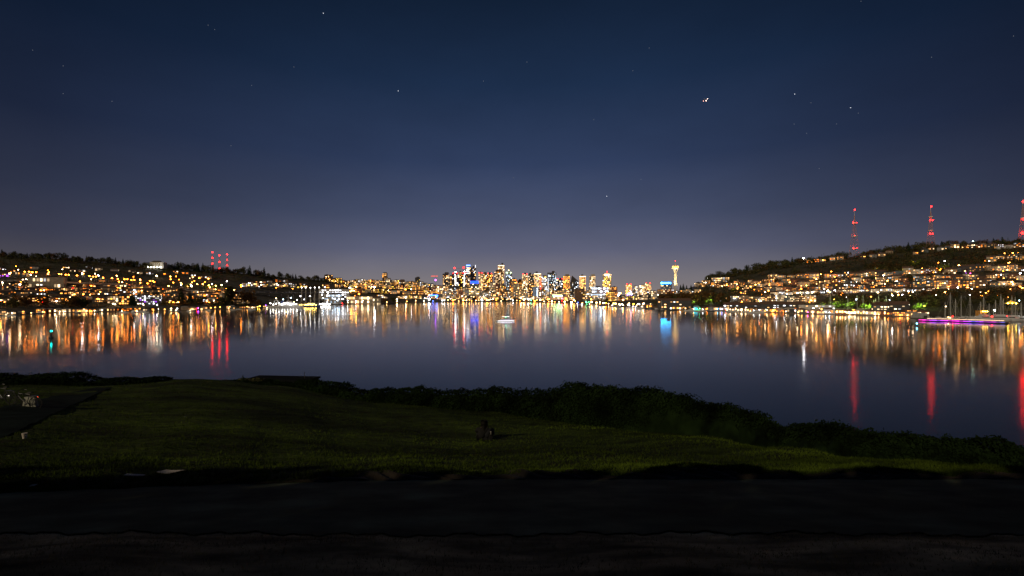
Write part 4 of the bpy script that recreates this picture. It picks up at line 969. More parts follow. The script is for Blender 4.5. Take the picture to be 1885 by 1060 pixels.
# slope and shore between the ships and downtown
zc = 'on the city slope left of downtown'
row(630, 830, 9, ln((630, 522), (700, 523), (830, 530)), 1.5, (8, 13), (5, 9), (2, 4), (3, 5), .7, PY, 'at the top of the slope left of downtown', 'blocks on the slope left of downtown', 'city_block', 'block', roofs=('flat',), big=1.05, walls=(0, 1, 3, 5, 6))
row(600, 830, 8, ln((600, 530), (700, 530), (830, 537)), 1.5, (8, 13), (5, 9), (2, 3), (3, 5), .72, PY, 'in the second row of the slope left of downtown', 'blocks on the slope left of downtown', 'city_block', 'block', roofs=('flat',), big=1.05, walls=(0, 1, 3, 5, 6))
row(650, 840, 8, ln((650, 538), (840, 544)), 1.5, (9, 14), (5, 8), (2, 3), (3, 6), .72, PY, 'in the third row of the slope left of downtown', 'blocks on the slope left of downtown', 'city_block', 'block', roofs=('flat',), big=1.12)
row(700, 1060, 9, ln((700, 549), (830, 551), (1060, 552)), .6, (9, 14), (4, 7), (2, 3), (4, 6), .75, PW, 'in the row just behind the far shore', 'buildings behind the far shore', 'city_block', 'block', roofs=('flat',), big=1.18, skip=.05)
row(820, 1110, 8, ln((820, 547), (1110, 548)), .5, (9, 13), (10, 17), (3, 6), (3, 6), .65, PW, 'in the low mass before the downtown towers', 'blocks before the downtown towers', 'city_block', 'block', roofs=('flat',), big=0.99, d=lambda px: random.uniform(2600, 2850), walls=(0, 1, 2, 3, 5, 6))
row(830, 1060, 9, ln((820, 547), (1110, 548)), .5, (8, 12), (20, 30), (5, 8), (3, 5), .62, PY, 'in the middle mass among the downtown towers', 'blocks among the downtown towers', 'city_block', 'block', roofs=('flat', 'step'), big=0.99, d=lambda px: random.uniform(2950, 3250), walls=(0, 1, 2, 3, 5, 6))
row(720, 900, 9, ln((720, 540), (900, 541)), .5, (8, 12), (10, 15), (3, 5), (3, 5), .6, PW, 'behind the slope left of downtown', 'blocks behind the slope', 'city_block', 'block', roofs=('flat', 'step'), big=1.05, d=lambda px: random.uniform(2850, 3150), walls=(0, 1, 2, 3, 5, 6))
row(1070, 1215, 9, ln((1070, 553), (1215, 552)), 1, (9, 14), (5, 11), (2, 4), (3, 5), .62, PW, 'on the shore between downtown and the needle-shaped tower', 'blocks right of downtown', 'city_block', 'block', roofs=('flat',), big=0.99, skip=.1)
row(1130, 1290, 9, ln((1130, 542), (1290, 540)), 1, (8, 12), (5, 9), (2, 3), (3, 4), .6, PW, 'around the foot of the needle-shaped tower', 'blocks round the needle-shaped tower', 'city_block', 'block', roofs=('flat',), big=0.99, skip=.1)

# ------------------------------------------------------------------ needle-shaped tower
d = 2750; x = X(1243.3, d); g = land(x, d); o = empty('observation_tower', (x, d, g)); s_ = d / F
zt = H + (HY - 494) * s_ - g        # saucer height
m_nee = mat('cream_painted_steel', (.75, .70, .55), .5, .05, 1)
for k in range(3):
    a = R(90 + 120 * k); mb = MB(); pts = [(15.5, 0), (10.5, zt * .25), (6.5, zt * .5), (5.0, zt * .66), (7.0, zt * .85), (12.5, zt * .97)]
    for (r0, z0), (r1, z1) in zip(pts[:-1], pts[1:]):
        for w_ in (-2.0, 2.0):
            mb.bar((r0 * math.cos(a) - w_ * math.sin(a), r0 * math.sin(a) + w_ * math.cos(a), z0), (r1 * math.cos(a) - w_ * math.sin(a) * .8, r1 * math.sin(a) + w_ * math.cos(a) * .8, z1), .95, 5)
    leg_ = mb.build('leg', m_nee, o)
MB().lathe([(2.2, 0), (2.0, zt * .5), (2.0, zt)], n=10).build('core', m_nee, o)
MB().lathe([(9, zt * .17), (12, zt * .175), (12, zt * .195), (9, zt * .20)], n=24).build('lower_deck', m_nee, o)
MB().lathe([(9, zt * .965), (19, zt), (22.5, zt + 3), (23, zt + 4), (19, zt + 5.5)], n=32).build('saucer', m_nee, o)
MB().lathe([(18.4, zt + 5.5), (18.8, zt + 9.5)], n=32).build('lit_window_band', em('needle_band', (1, .55, .12), 5), o)
MB().lathe([(19.5, zt + 9.5), (18, zt + 11), (9, zt + 15), (5, zt + 19)], n=32).build('roof', mat('gold_roof', (.85, .50, .14), .5, .05, 1), o)
for k in range(10):
    a = 2 * math.pi * k / 10; bulb('roof_light', em('needle_gold', (1, .55, .12), 9), o, (16 * math.cos(a), 16 * math.sin(a), zt + 13.5), 1.3)
MB().lathe([(5, zt + 19), (2.5, zt + 24), (1.0, zt + 33), (.3, zt + 46)], n=10).build('spire', m_nee, o)
bulb('beacon', em('red_beacon', RED, 22), o, (0, 0, zt + 46), 1.6)
for k in range(3):
    a = R(30 + 120 * k); l = bpy.data.lights.new('floodlight', 'SPOT'); l.energy = 2.6e6; l.color = (1, .74, .36); l.spot_size = R(38); l.spot_blend = .6; l.shadow_soft_size = 1
    q = link('floodlight', l, o); q.location = (55 * math.cos(a), 55 * math.sin(a), 12)
    q.rotation_euler = (Vector((0, 0, zt * .62)) - q.location).to_track_quat('-Z', 'Y').to_euler()
    # the lamp body
    MB().box((0, 0, 0), (2, 2, 2)).build('flood_housing', m_metal, o, (57 * math.cos(a), 57 * math.sin(a), 10))
tag(o, 'slender cream floodlit tower with golden saucer top and spire', 'tower')

# ------------------------------------------------------------------ broadcast masts
def mast(px, ptop, pbase, d, wb, lights, label, grp, up=1.0, r=1.9, st=26, plat=()):
    x = X(px, d); g = land(x, d); zt = H + (HY - ptop) / F * d - g; o = empty('broadcast_mast', (x, d, g), .3)
    zs = lambda py: H + (HY - py) / F * d - g
    m_l = mat('mast_red_white', (.45, .28, .25), .6, .1, .1); mb = MB(); n = 14; hw = zt * up
    def wd(t): return lerp(wb / 2, .55, min(1, t * 1.25))
    c4 = [(-1, -1), (1, -1), (1, 1), (-1, 1)]
    for k in range(n):
        t0, t1 = k / n * .86, (k + 1) / n * .86
        for i in range(4):
            a, b_ = c4[i], c4[(i + 1) % 4]; w0, w1 = wd(t0), wd(t1)
            mb.bar((a[0] * w0, a[1] * w0, t0 * zt), (a[0] * w1, a[1] * w1, t1 * zt), .28, 4)
            mb.bar((a[0] * w0, a[1] * w0, t0 * zt), (b_[0] * w1, b_[1] * w1, t1 * zt), .16, 3)
            mb.bar((a[0] * w1, a[1] * w1, t1 * zt), (b_[0] * w1, b_[1] * w1, t1 * zt), .16, 3)
    mb.build('lattice', m_l, o); MB().bar((0, 0, zt * .86), (0, 0, zt), .45, 6, .25).build('antenna', m_white, o)
    for py in plat: z = zs(py); MB().lathe([(wb * .30, 0), (wb * .34, .5), (wb * .34, 2.2), (wb * .30, 2.6)], n=12).build('antenna_drum', m_white, o, (0, 0, z))
    for py, two in lights:
        for s in ((-1, 1) if two else (0,)):
            bulb('beacon', em('mast_beacon', RED, st), o, (s * wb * .34, -1.2, zs(py)), r)
    return tag(o, label, 'mast', grp)
g1 = 'broadcast masts on the left ridge'; g2 = 'broadcast masts on the right hill'
dl = column(405)[0][6]
mast(391, 462, 495, dl, 12, [(464, 0), (474.5, 0), (485, 0)], 'tallest, leftmost of three red-lit masts on the left ridge', g1, r=2.3)
mast(404, 468.5, 495, dl, 12, [(470, 0), (482, 0), (494, 0)], 'middle, lowest-set of three red-lit masts on the left ridge', g1, r=2.3)
mast(418, 466.5, 497, dl, 12, [(468, 0), (478, 0), (488, 0)], 'rightmost of three red-lit masts on the left ridge', g1, r=2.0)
mast(1573, 384, 470, 1150, 17, [(386, 0), (410, 1), (434, 0), (457, 1)], 'tallest lattice mast with four tiers of red lights on the right hill', g2, plat=(412, 436, 459), r=1.35, st=36)
mast(1713.5, 378, 450, 1110, 13, [(380, 0), (405, 1), (430, 1)], 'second lattice mast with three tiers of red lights, among skyline trees', g2, plat=(400, 425), r=1.25, st=34)
mast(1883, 366, 440, 1080, 13, [(371, 0), (403, 0), (429, 1)], 'mast cut by the right edge with very bright red lights', g2, plat=(402,), r=2.4)

# ------------------------------------------------------------------ freeway bridge on the left
way = [(-20, 517, 1000), (60, 516, 1020), (160, 521, 1060), (240, 524, 1090), (320, 530, 1140), (420, 535.5, 1230), (470, 537, 1310), (560, 538.5, 1480), (640, 539, 1700)]
pts = [P(*q) for q in way]
o = empty('freeway_bridge', pts[0]); o.location = (0, 0, 0)
md_, mp_, mw_ = MB(), MB(), None
for a, b_ in zip(pts[:-1], pts[1:]):
    u = (b_ - a); u.z = 0; u.normalize(); n_ = Vector((-u.y, u.x, 0)); k = n_ * 12
    md_.add([a - k, b_ - k, b_ + k, a + k, a - k - Vector((0, 0, 2.2)), b_ - k - Vector((0, 0, 2.2)), b_ + k - Vector((0, 0, 2.2)), a + k - Vector((0, 0, 2.2))], [(0, 1, 2, 3), (7, 6, 5, 4), (0, 4, 5, 1), (3, 2, 6, 7)])
    for s in (-1, 1):
        q = n_ * 12 * s; mp_.add([a + q, b_ + q, b_ + q + Vector((0, 0, 1.1)), a + q + Vector((0, 0, 1.1)), a + q * 1.04, b_ + q * 1.04, b_ + q * 1.04 + Vector((0, 0, 1.1)), a + q * 1.04 + Vector((0, 0, 1.1))], [(0, 1, 2, 3), (7, 6, 5, 4), (3, 2, 6, 7)])
md_.build('deck', m_conc, o); mp_.build('parapet', m_conc, o)
for a, b_ in zip(pts[:-1], pts[1:]):
    L_ = (b_ - a).length; n = max(2, int(L_ / 45))
    for i in range(n):
        c = a.lerp(b_, i / n); gz = land(c.x, c.y)
        if c.z - gz > 3: MB().box((c.x, c.y, (c.z + gz) / 2 - 1.2), (3, 3, c.z - gz - 1)).box((c.x, c.y, c.z - 3), (16, 3.4, 1.8)).build('pier', m_conc, o)
tag(o, 'long freeway bridge lit orange, crossing the left hillside', 'bridge')
def on_way(px):
    py = np.interp(px, [q[0] for q in way], [q[1] for q in way]); d = np.interp(px, [q[0] for q in way], [q[2] for q in way]); return float(py), float(d)
for px, py, db, c in [(47, 500, 0, ORANGE), (55, 500, 0, ORANGE), (61, 501, 0, ORANGE), (68, 501, 0, ORANGE), (110, 504, 0, ORANGE), (123.5, 505.5, 1, ORANGE), (143, 507, 0, ORANGE), (166, 508, 0, ORANGE), (174, 509, 1, ORANGE), (191, 511, 0, ORANGE), (218, 513, 0, ORANGE), (231.5, 513.7, 1, ORANGE), (244.5, 515, 1, ORANGE),
                      (278.5, 517, 1, ORANGE), (285, 519, 0, ORANGE), (320, 520, 0, ORANGE), (334, 520.5, 0, YELL), (352, 524, 0, CREAM), (364, 522.7, 0, AMBER), (374, 522.7, 0, AMBER), (391, 522.7, 0, WHITE), (408.5, 524.4, 0, CREAM), (385, 525, 0, YELL), (398, 526, 0, YELL), (444, 524.5, 0, ORANGE), (444.5, 527.5, 0, ORANGE), (509, 529.5, 0, ORANGE), (539, 531, 0, ORANGE)]:
    wy, wd_ = on_way(px); d = wd_ - 14
    x = X(px, d); z = H + (HY - py) / F * d; zd = H + (HY - wy) / F * wd_ - 2
    o = empty('freeway_lamp', (x, d, zd)); hh = z - zd; mb = MB().bar((0, 0, 0), (0, 0, hh), .30, 6, .2).box((0, 0, .4), (1, 1, .8))
    sp = (-3.4, 3.4) if db else (0,)
    if db: mb.bar((-3.4, 0, hh), (3.4, 0, hh), .2)
    else: mb.bar((0, 0, hh), (0, -2, hh + .3), .2)
    mb.build('pole', m_conc, o)
    for s in sp: bulb('lamp_head', em(CN[c] + '_fwlamp', c, 60), o, (s, 0 if db else -2, hh), 1.15, .7)
    reg(o, ('double-headed ' if db else 'single ') + '%s lamp on a tall pole' % CN[c], 'street lamp', 'along the freeway bridge', 'freeway lamps', px)
# sign gantry and cars on the bridge
wy, wd_ = on_way(188); c = P(188, wy, wd_); o = empty('sign_gantry', c)
MB().bar((-9, 0, 0), (-9, 0, 9), .4).bar((9, 0, 0), (9, 0, 9), .4).bar((-9, 0, 9), (9, 0, 9), .4).build('frame', m_conc, o); MB().box((0, -.6, 6.2), (13, .3, 4)).build('sign_board', mat('amber_board', (.5, .32, .08), .6), o)
tag(o, 'sign gantry spanning the freeway bridge', 'sign gantry')
for k in range(46):
    px = random.uniform(20, 600); wy, wd_ = on_way(px); c = P(px, wy, wd_); tl = k % 2
    o = empty('car', c + Vector((0, -8 if tl else 4, 0)), .25 + random.choice((0, math.pi)))
    wi = random.choice((0, 2, 4, 7)); MB().box((0, 0, .65), (4.5, 1.8, .7), 0, .96).build('body', mat('paint_%d' % wi, WALLS[wi][1], .3, .05, 1, metal=.3), o)
    MB().box((-.2, 0, 1.25), (2.6, 1.6, .6), 0, .8).build('cabin', m_glass, o)
    for sx in (-1.4, 1.4):
        for sy in (-.9, .9): MB().bar((sx, sy - .1, .33), (sx, sy + .1, .33), .33, 10).build('wheel', m_rub, o)
    cc = RED if tl else CREAM
    for sy in (-.6, .6): bulb('tail_light' if tl else 'headlight', em('car_' + CN[cc], cc, 12 if tl else 20), o, (2.3, sy, .75), .42)
    reg(o, 'small car with %s lights' % ('red tail' if tl else 'pale head'), 'car', 'driving along the freeway bridge', 'cars on the freeway bridge', px)

# ------------------------------------------------------------------ boats, houseboats, docks
m_hull = mat('white_hull', (.62, .63, .66), .35, .08, .3); m_hulld = mat('dark_hull', (.05, .06, .08), .4, .2, .3); m_hullb = mat('blue_hull', (.03, .06, .28), .35, .1, .3); m_wood = mat('dock_wood', (.16, .13, .10), .9, .3, .5)
m_mast = mat('aluminium_mast', (.60, .60, .60), .5, .05, 1); m_bglass = mat('boat_glass', (.02, .025, .03), .15)
def hull(L_, B_, fb, m, parent, name='hull', draft=.5, sheer=.25):
    """bow to local -X"""
    mb = MB(); n = 12; sec = []
    for i in range(n + 1):
        t = i / n; xx = (t - .5) * L_; wd = B_ / 2 * min(1, (math.sin(min(1, t * 1.25) * math.pi / 2)) ** .75); top = fb * (1 + sheer * (1 - t) ** 2 * 2); rk = -(1 - t) ** 3 * L_ * .06
        sec.append([(xx + rk, -wd, top), (xx + rk * .4, -wd * .82, 0), (xx, -wd * .25, -draft), (xx, wd * .25, -draft), (xx + rk * .4, wd * .82, 0), (xx + rk, wd, top)])
    vs = [p for s in sec for p in s]; fs = []
    for i in range(n):
        for j in range(5): fs.append((i * 6 + j, i * 6 + j + 1, (i + 1) * 6 + j + 1, (i + 1) * 6 + j))
        fs.append((i * 6, (i + 1) * 6, (i + 1) * 6 + 5, i * 6 + 5))
    fs.append(tuple(range(n * 6, n * 6 + 6))); mb.add(vs, fs); return mb.build(name, m, parent)
def houseboat(px, d, w, h, pal, zone, grp, big=1.5, nw=5, style=None, lit=.8, fl=1):
    x = X(px, d); rz = -math.atan2(x, d) * .8 + random.uniform(-.08, .08); o = empty('houseboat', (x, d, 0), rz); dep = 7
    MB().box((0, 0, .15), (w + 1.6, dep + 2, .9)).build('float', m_wood, o)
    wi = random.randrange(len(WALLS)); MB().box((0, 0, .6 + h / 2), (w, dep, h)).build('wall', wall(wi), o)
    style = style or random.choice(('gable', 'front', 'flat', 'barrel'))
    if style == 'gable': MB().prism((0, 0, .6 + h), w, dep, 1.8).build('roof', m_roof, o)
    elif style == 'front': MB().gable_front((0, 0, .6 + h), w, dep, 2.4).build('roof', m_roofr, o)
    elif style == 'barrel':
        mb = MB(); n = 9; vs = [(w / 2 * 1.05 * math.cos(math.pi * i / n), y, .6 + h + 2.2 * math.sin(math.pi * i / n)) for y in (-dep / 2 - .3, dep / 2 + .3) for i in range(n + 1)]
        mb.add(vs, [(i, i + 1, n + 2 + i, n + 1 + i) for i in range(n)] + [tuple(range(n + 1))[::-1], tuple(range(n + 1, 2 * n + 2))]); mb.build('roof', m_conc, o)
    else: MB().box((0, 0, .6 + h + .2), (w + .8, dep + .8, .4)).build('roof', m_roof, o)
    fav = random.choices(list(pal), list(pal.values()))[0]
    for r in range(fl):
        for k in range(nw):
            if random.random() < lit: cube('window', win_mat(fav, big), o, ((k + .5) / nw * w - w / 2, -dep / 2 - .05, .6 + h * (r + .55) / fl), (w / nw * .66, .25, h / fl * .5))
    if random.random() < .5: bulb('porch_light', em(CN[fav].replace(' ', '_') + '_porch', fav, 22), o, (random.uniform(-.4, .4) * w, -dep / 2 - 1, 1.8), .55)
    return reg(o, '%s houseboat with %s windows' % (WALLS[wi][0], CN[fav]), 'houseboat', zone, grp, px)
def boat(px, d, L_, kind, zone, grp, ang=0, light=None):
    x = X(px, d); o = empty(kind, (x, d, 0), ang)
    dark = random.random() < .3; hull(L_, L_ * .27, L_ * .085, m_hulld if dark else m_hull, o)
    c = 'dark-hulled' if dark else 'white'
    if kind == 'motor_yacht':
        MB().box((L_ * .08, 0, L_ * .13), (L_ * .5, L_ * .2, L_ * .09), 0, .9).box((L_ * .1, 0, L_ * .205), (L_ * .32, L_ * .17, L_ * .06), 0, .85).build('cabin', m_hull, o)
        MB().box((L_ * .06, -L_ * .1, L_ * .135), (L_ * .42, .12, L_ * .035)).build('window', m_bglass, o); MB().bar((L_ * .12, 0, L_ * .23), (L_ * .14, 0, L_ * .33), .07).build('radar_mast', m_hull, o)
    else:
        MB().box((0, 0, L_ * .11), (L_ * .34, L_ * .15, L_ * .06), 0, .85).build('cabin', m_hull, o)
    if light: bulb('deck_light', em(CN[light].replace(' ', '_') + '_deck', light, 22), o, (random.uniform(-.2, .3) * L_, -L_ * .12, L_ * .20), max(.35, d * .0007))
    return reg(o, '%s %s' % (c, kind.replace('_', ' ')), kind.replace('_', ' '), zone, grp, px)
def sailboat(px, ptop, pw, tilt=0, boom=True):
    """mast top at picture row ptop, hull at the water row pw"""
    d = H / ((pw - HY) / F); x = X(px, d); hh = H + (HY - ptop) / F * d; L_ = min(16, hh * .75)
    o = empty('sailboat', (x, d, 0), random.uniform(-.6, .6)); hull(L_, L_ * .27, 1.1, m_hull if random.random() < .7 else m_hulld, o)
    MB().box((0, 0, 1.5), (L_ * .36, L_ * .14, .7), 0, .85).build('cabin', m_hull, o)
    MB().bar((0, 0, .8), (tilt, 0, hh), .24, 7, .15).box((tilt * .6, 0, hh * .62), (.12, 3.2, .12)).build('mast', m_mast, o)
    MB().bar((0, 0, 2.6), (L_ * .36, 0, 2.7), .14).bar((.3, 0, 2.9), (L_ * .34, 0, 3.0), .28, 7).build('boom', m_mast, o)
    mb = MB()
    for q in ((-L_ * .5, 0, 1.5), (L_ * .48, 0, 1.1), (0, -L_ * .13, 1.1), (0, L_ * .13, 1.1)): mb.bar(q, (tilt, 0, hh * .97), .04, 3)
    mb.build('rigging', m_mast, o)
    return reg(o, 'moored sailboat with bare mast', 'sailboat', 'among the masts of the right shore', 'moored sailboats', px)
def dock(px0, px1, row_, zone):
    d = H / ((row_ - HY) / F); x0, x1 = X(px0, d), X(px1, d); o = empty('dock', ((x0 + x1) / 2, d, 0)); w = x1 - x0
    MB().box((0, 0, .55), (w, 2.2, .25)).build('deck', m_wood, o); mb = MB(); n = max(3, int(w / 9))
    for i in range(n + 1):
        for s in (-1, 1): mb.bar((-w / 2 + w * i / n, s * .9, -1), (-w / 2 + w * i / n, s * .9, 1.5), .16, 6)
    mb.build('piling', m_wood, o); return reg(o, 'low wooden dock on pilings', 'dock', zone, 'docks', (px0 + px1) / 2)
def wrow(px): return HY + H * F / shore(px)
LH = {AMBER: 4, WARM: 3, ORANGE: 2, CREAM: 2, COOL: .5}
px = 2
while px < 560:
    d = shore(px) - random.uniform(8, 22); w = random.uniform(9, 14) / F * d
    if random.random() < .88: houseboat(px, d, w, random.uniform(3, 5.5), LH, 'in the left front row', 'houseboats on the left shore', nw=random.randint(3, 6), lit=.62, fl=random.choice((1, 1, 2)), big=1.2)
    px += w / d * F * random.uniform(1.1, 1.7)
for a, b_, dp in ((0, 95, 2.5), (150, 250, 2.5), (262, 330, 2), (360, 440, 2), (480, 560, 1.5)): dock(a, b_, wrow((a + b_) / 2) + dp, 'on the left shore')
px = 1195
while px < 1700:
    d = shore(px) - random.uniform(8, 20); w = random.uniform(11, 19) / F * d
    if random.random() < .92: houseboat(px, d, w, random.uniform(3.5, 6.5), {AMBER: 3, WARM: 4, CREAM: 3, WHITE: 1, ORANGE: 3 if px > 1400 else 0.01}, 'in the right front row', 'houseboats on the right shore', nw=random.randint(4, 7), lit=.6, fl=random.choice((1, 1, 2)), big=1.2)
    px += w / d * F * random.uniform(1.0, 1.35)
px = 1420
while px < 1690:
    d = shore(px) + random.uniform(6, 14); w = random.uniform(12, 22) / F * d
    houseboat(px, d, w, random.uniform(5, 8), {AMBER: 3, ORANGE: 3, WARM: 3, CREAM: 2}, 'in the second row at right', 'houseboats of the second row', nw=random.randint(4, 7), lit=.5, fl=2, big=1.2, style='flat'); px += w / d * F * random.uniform(1.1, 1.5)
for a, b_, dp in ((1215, 1290, 3), (1300, 1390, 3), (1420, 1500, 3), (1560, 1650, 3.5), (1690, 1790, 5), (1800, 1900, 6)): dock(a, b_, wrow((a + b_) / 2) + dp, 'on the right shore')
# long boat sheds on the right shore
for px0, px1, pt, wi in ((1212, 1270, 553, 0), (1335, 1400, 561, 1), (1404, 1470, 560, 2), (1475, 1530, 561, 4), (1610, 1640, 562, 7), (1640, 1668, 560.5, 1)):
    px = (px0 + px1) / 2; d = shore(px) + 14; w = (px1 - px0) / F * d; h = H + (HY - pt) / F * d - land(X(px, d), d)
    wi = 0 if wi in (1, 2) else wi
    o = building('boat_shed', px, d, w, h, 16, 3, max(4, int((px1 - px0) / 5)), .33, {WHITE: 2, CREAM: 3, WARM: 2}, 'shed', WALLS[wi][0] + ' long boat shed', 'on the right shore', 'boat sheds on the right shore', wi=wi, roof='gable' if wi in (0, 7) else 'flat', big=1.6, gap=(.6, .3), jit=.03)
# boats at the moorings
for k in range(26):
    px = random.uniform(10, 560); boat(px, H / ((wrow(px) + random.uniform(1.0, 3.0) - HY) / F), random.uniform(8, 15), random.choice(('motor_yacht', 'cabin_cruiser')), 'moored off the left shore', 'boats off the left shore', random.uniform(-.4, .4) + random.choice((0, math.pi)), random.choice((None, None, WARM, CREAM)))
for k in range(22):
    px = random.uniform(1060, 1400); boat(px, H / ((wrow(px) + random.uniform(.8, 2.5) - HY) / F), random.uniform(12, 22), random.choice(('motor_yacht', 'cabin_cruiser')), 'moored near the needle-shaped tower', 'boats at the middle right shore', random.uniform(-.4, .4) + random.choice((0, math.pi)), random.choice((None, WHITE, CREAM, WARM)))
for px, pw, L_, lt in ((1712, 590, 13, None), (1725, 589, 14, None), (1745, 589, 12, WARM), (1768, 589, 14, None), (1783, 588, 13, None), (1797, 588, 16, CREAM), (1808, 589.5, 26, None), (1834, 590, 27, None), (1860, 590, 24, RED), (1877, 590.5, 20, WHITE), (1850, 587.5, 18, None), (1888, 589, 18, None)):
    boat(px, H / ((pw - HY) / F), L_, 'motor_yacht', 'in the yacht harbour at far right', 'yachts in the right harbour', random.uniform(-.25, .25), lt)
for px, pt, pw in ((1561, 548, 577), (1578, 543, 577), (1589, 543.5, 577), (1608.5, 551, 578), (1612.5, 549, 578), (1617.5, 541.5, 578), (1631.5, 544.5, 578), (1669, 550, 580), (1528.5, 541, 577),
                   (1749.5, 538.5, 588), (1759.3, 550, 588), (1769.5, 544, 587), (1786, 544, 587), (1805, 555, 587), (1811, 545, 588), (1833, 552, 588), (1842.7, 541, 590), (1847, 549, 588), (1863, 544, 590), (1869, 546, 590), (1880, 556, 590), (1218, 552, 572), (1309, 556, 573), (1140, 556, 566), (1180, 556, 569), (1740, 556, 588), (1821, 558, 588)):
    sailboat(px, pt, pw)
# party yacht lit teal, green and purple
d = H / ((571.5 - HY) / F); x = X(1279, d); o = empty('lit_yacht', (x, d, 0), -.2); hull(19, 4.6, 1.6, m_hull, o)
MB().box((1, 0, 2.3), (11, 3.6, 1.4), 0, .92).box((1.5, 0, 3.7), (8, 3.2, 1.2), 0, .9).build('cabin', m_hull, o)
for k, (c_, xx, zz_, ww) in enumerate([((0, .75, .65), -3, 1.5, 9), ((0, .9, .25), 5, 1.5, 6), ((.30, .05, 1), -4.5, 2.9, 5), ((0, .45, 1), 1.5, 3.2, 6), ((0, .8, .8), 1, 4.4, 6)]):
    cube('led_strip', em('yacht_led_%d' % k, c_, 7), o, (xx, -2.5 if zz_ < 2 else -2.0, zz_), (ww, .2, .45))
tag(o, 'yacht outlined in teal, green and purple light below the needle-shaped tower', 'yacht')
# arched boathouse, orange cabin, lit tent at the harbour
def at_water(px, row_): d = H / ((row_ - HY) / F); return X(px, d), d
x, d = at_water(1694, 586); o = empty('arched_boathouse', (x, d, 0), .1); w = 17 / F * d; mb = MB(); n = 12
vs = [(w / 2 * math.cos(math.pi * i / n), y, .8 + 5.6 * math.sin(math.pi * i / n)) for y in (-6, 6) for i in range(n + 1)]
mb.add(vs, [(i, i + 1, n + 2 + i, n + 1 + i) for i in range(n)] + [tuple(range(n + 1))[::-1], tuple(range(n + 1, 2 * n + 2))]).build('shell', mat('ribbed_grey', (.42, .42, .43), .7), o)
MB().box((0, 0, .3), (w + 1, 13, .9)).build('float', m_wood, o); MB().box((0, -6.1, 2.0), (w * .4, .2, 2.6)).build('door', m_roof, o)
tag(o, 'grey arched boathouse on the water left of the yacht harbour', 'boathouse')
x, d = at_water(1806, 586.8); o = empty('harbour_cabin', (x, d, 0)); w = 12 / F * d; MB().box((0, 0, 5.2), (w, 5, 8.6)).build('wall', mat('orange_wall', (.75, .36, .05), .8), o); MB().box((0, 0, 9.8), (w + 1, 6, .5)).build('roof', m_roof, o); MB().box((0, 0, .4), (w + 2, 8, .8)).build('float', m_wood, o)
for k in (-1, 0, 1): bulb('wall_light', em('amber_wall', (1, .6, .1), 40), o, (k * w * .35, -4.4, 8.4), .42)
cube('door', m_metal, o, (0, -2.6, 6.4), (1.4, .2, 2.2)); tag(o, 'orange-lit harbour cabin among the sailboats', 'cabin')
d = hit(1861, 567); x = X(1861, d); g = max(land(x, d), .5); o = empty('lit_tent', (x, d, g), -math.atan2(x, d) * .8); w = 17 / F * d
MB().gable_front((0, 0, 5), w, 9, 4, .2).build('canopy', mat('yellow_canvas', (.8, .55, .12), .8), o)
mb = MB(); [mb.bar((sx * w * .45, sy * 4, 0), (sx * w * .45, sy * 4, 5), .15) for sx in (-1, 1) for sy in (-1, 1)]; mb.build('posts', m_metal, o)
for k in (-1, 0, 1): bulb('tent_lamp', em('tent_lamp', (1, .65, .08), 60), o, (k * w * .3, -6.5, 5.4), .5)
tag(o, 'glowing yellow tent on the shore behind the yachts at far right', 'tent')
# ships at the white-lit pier
def ship(px0, px1, row_, m, label, frames, bow, name):
    px = (px0 + px1) / 2; x, d = at_water(px, row_); L_ = (px1 - px0) / F * d; o = empty(name, (x, d, 0), .05 + (0 if bow < 0 else math.pi)); hull(L_, L_ * .16, L_ * .055, m, o, draft=1)
    MB().box((L_ * -.05, 0, L_ * .085), (L_ * .42, L_ * .12, L_ * .06)).box((L_ * -.10, 0, L_ * .135), (L_ * .26, L_ * .11, L_ * .05)).box((L_ * -.13, 0, L_ * .175), (L_ * .14, L_ * .1, L_ * .035)).build('superstructure', m_hull, o)
    MB().box((-L_ * .13, 0, L_ * .18), (L_ * .145, L_ * .102, L_ * .012)).build('bridge_window', m_bglass, o)
    MB().bar((-L_ * .1, 0, L_ * .19), (-L_ * .1, 0, L_ * .34), L_ * .006).bar((-L_ * .14, 0, L_ * .28), (-L_ * .06, 0, L_ * .28), L_ * .003).build('mast', m_hull, o)
    MB().box((L_ * .06, 0, L_ * .15), (L_ * .06, L_ * .05, L_ * .07)).build('funnel', m_hullb, o)
    for fx, mm in frames: MB().bar((fx * L_ - 3, -5, L_ * .06), (fx * L_, -3, L_ * .21), .9, 5).bar((fx * L_ + 9, -5, L_ * .06), (fx * L_ + 6, -3, L_ * .21), .9, 5).bar((fx * L_, -3, L_ * .21), (fx * L_ + 6, -3, L_ * .21), .9, 5).build('a_frame', mm, o)
    fr_ = 1 if math.cos(o.rotation_euler.z) > 0 else -1
    for k in range(10): bulb('deck_light', em('ship_white' if m is not m_hullb else 'ship_amber', (1, .95, .85) if m is not m_hullb else (1, .62, .10), 24), o, (L_ * (-.36 + .08 * k), -fr_ * L_ * .085, L_ * random.uniform(.08, .14)), 1.05)
    return tag(o, label, 'ship', 'ships at the white-lit pier')
ship(492, 556, 566, m_hull, 'white research ship with two tall deck frames, left of the blue ship', [(.22, m_hull), (.38, m_metal)], 1, 'research_ship')
ship(548, 588, 564.5, m_hullb, 'blue-hulled ship with amber-lit decks and raised bow', [], 1, 'ship')
ship(586, 612, 562.5, m_hull, 'small white ship with a red waterline moored right of the blue ship', [], -1, 'small_ship')
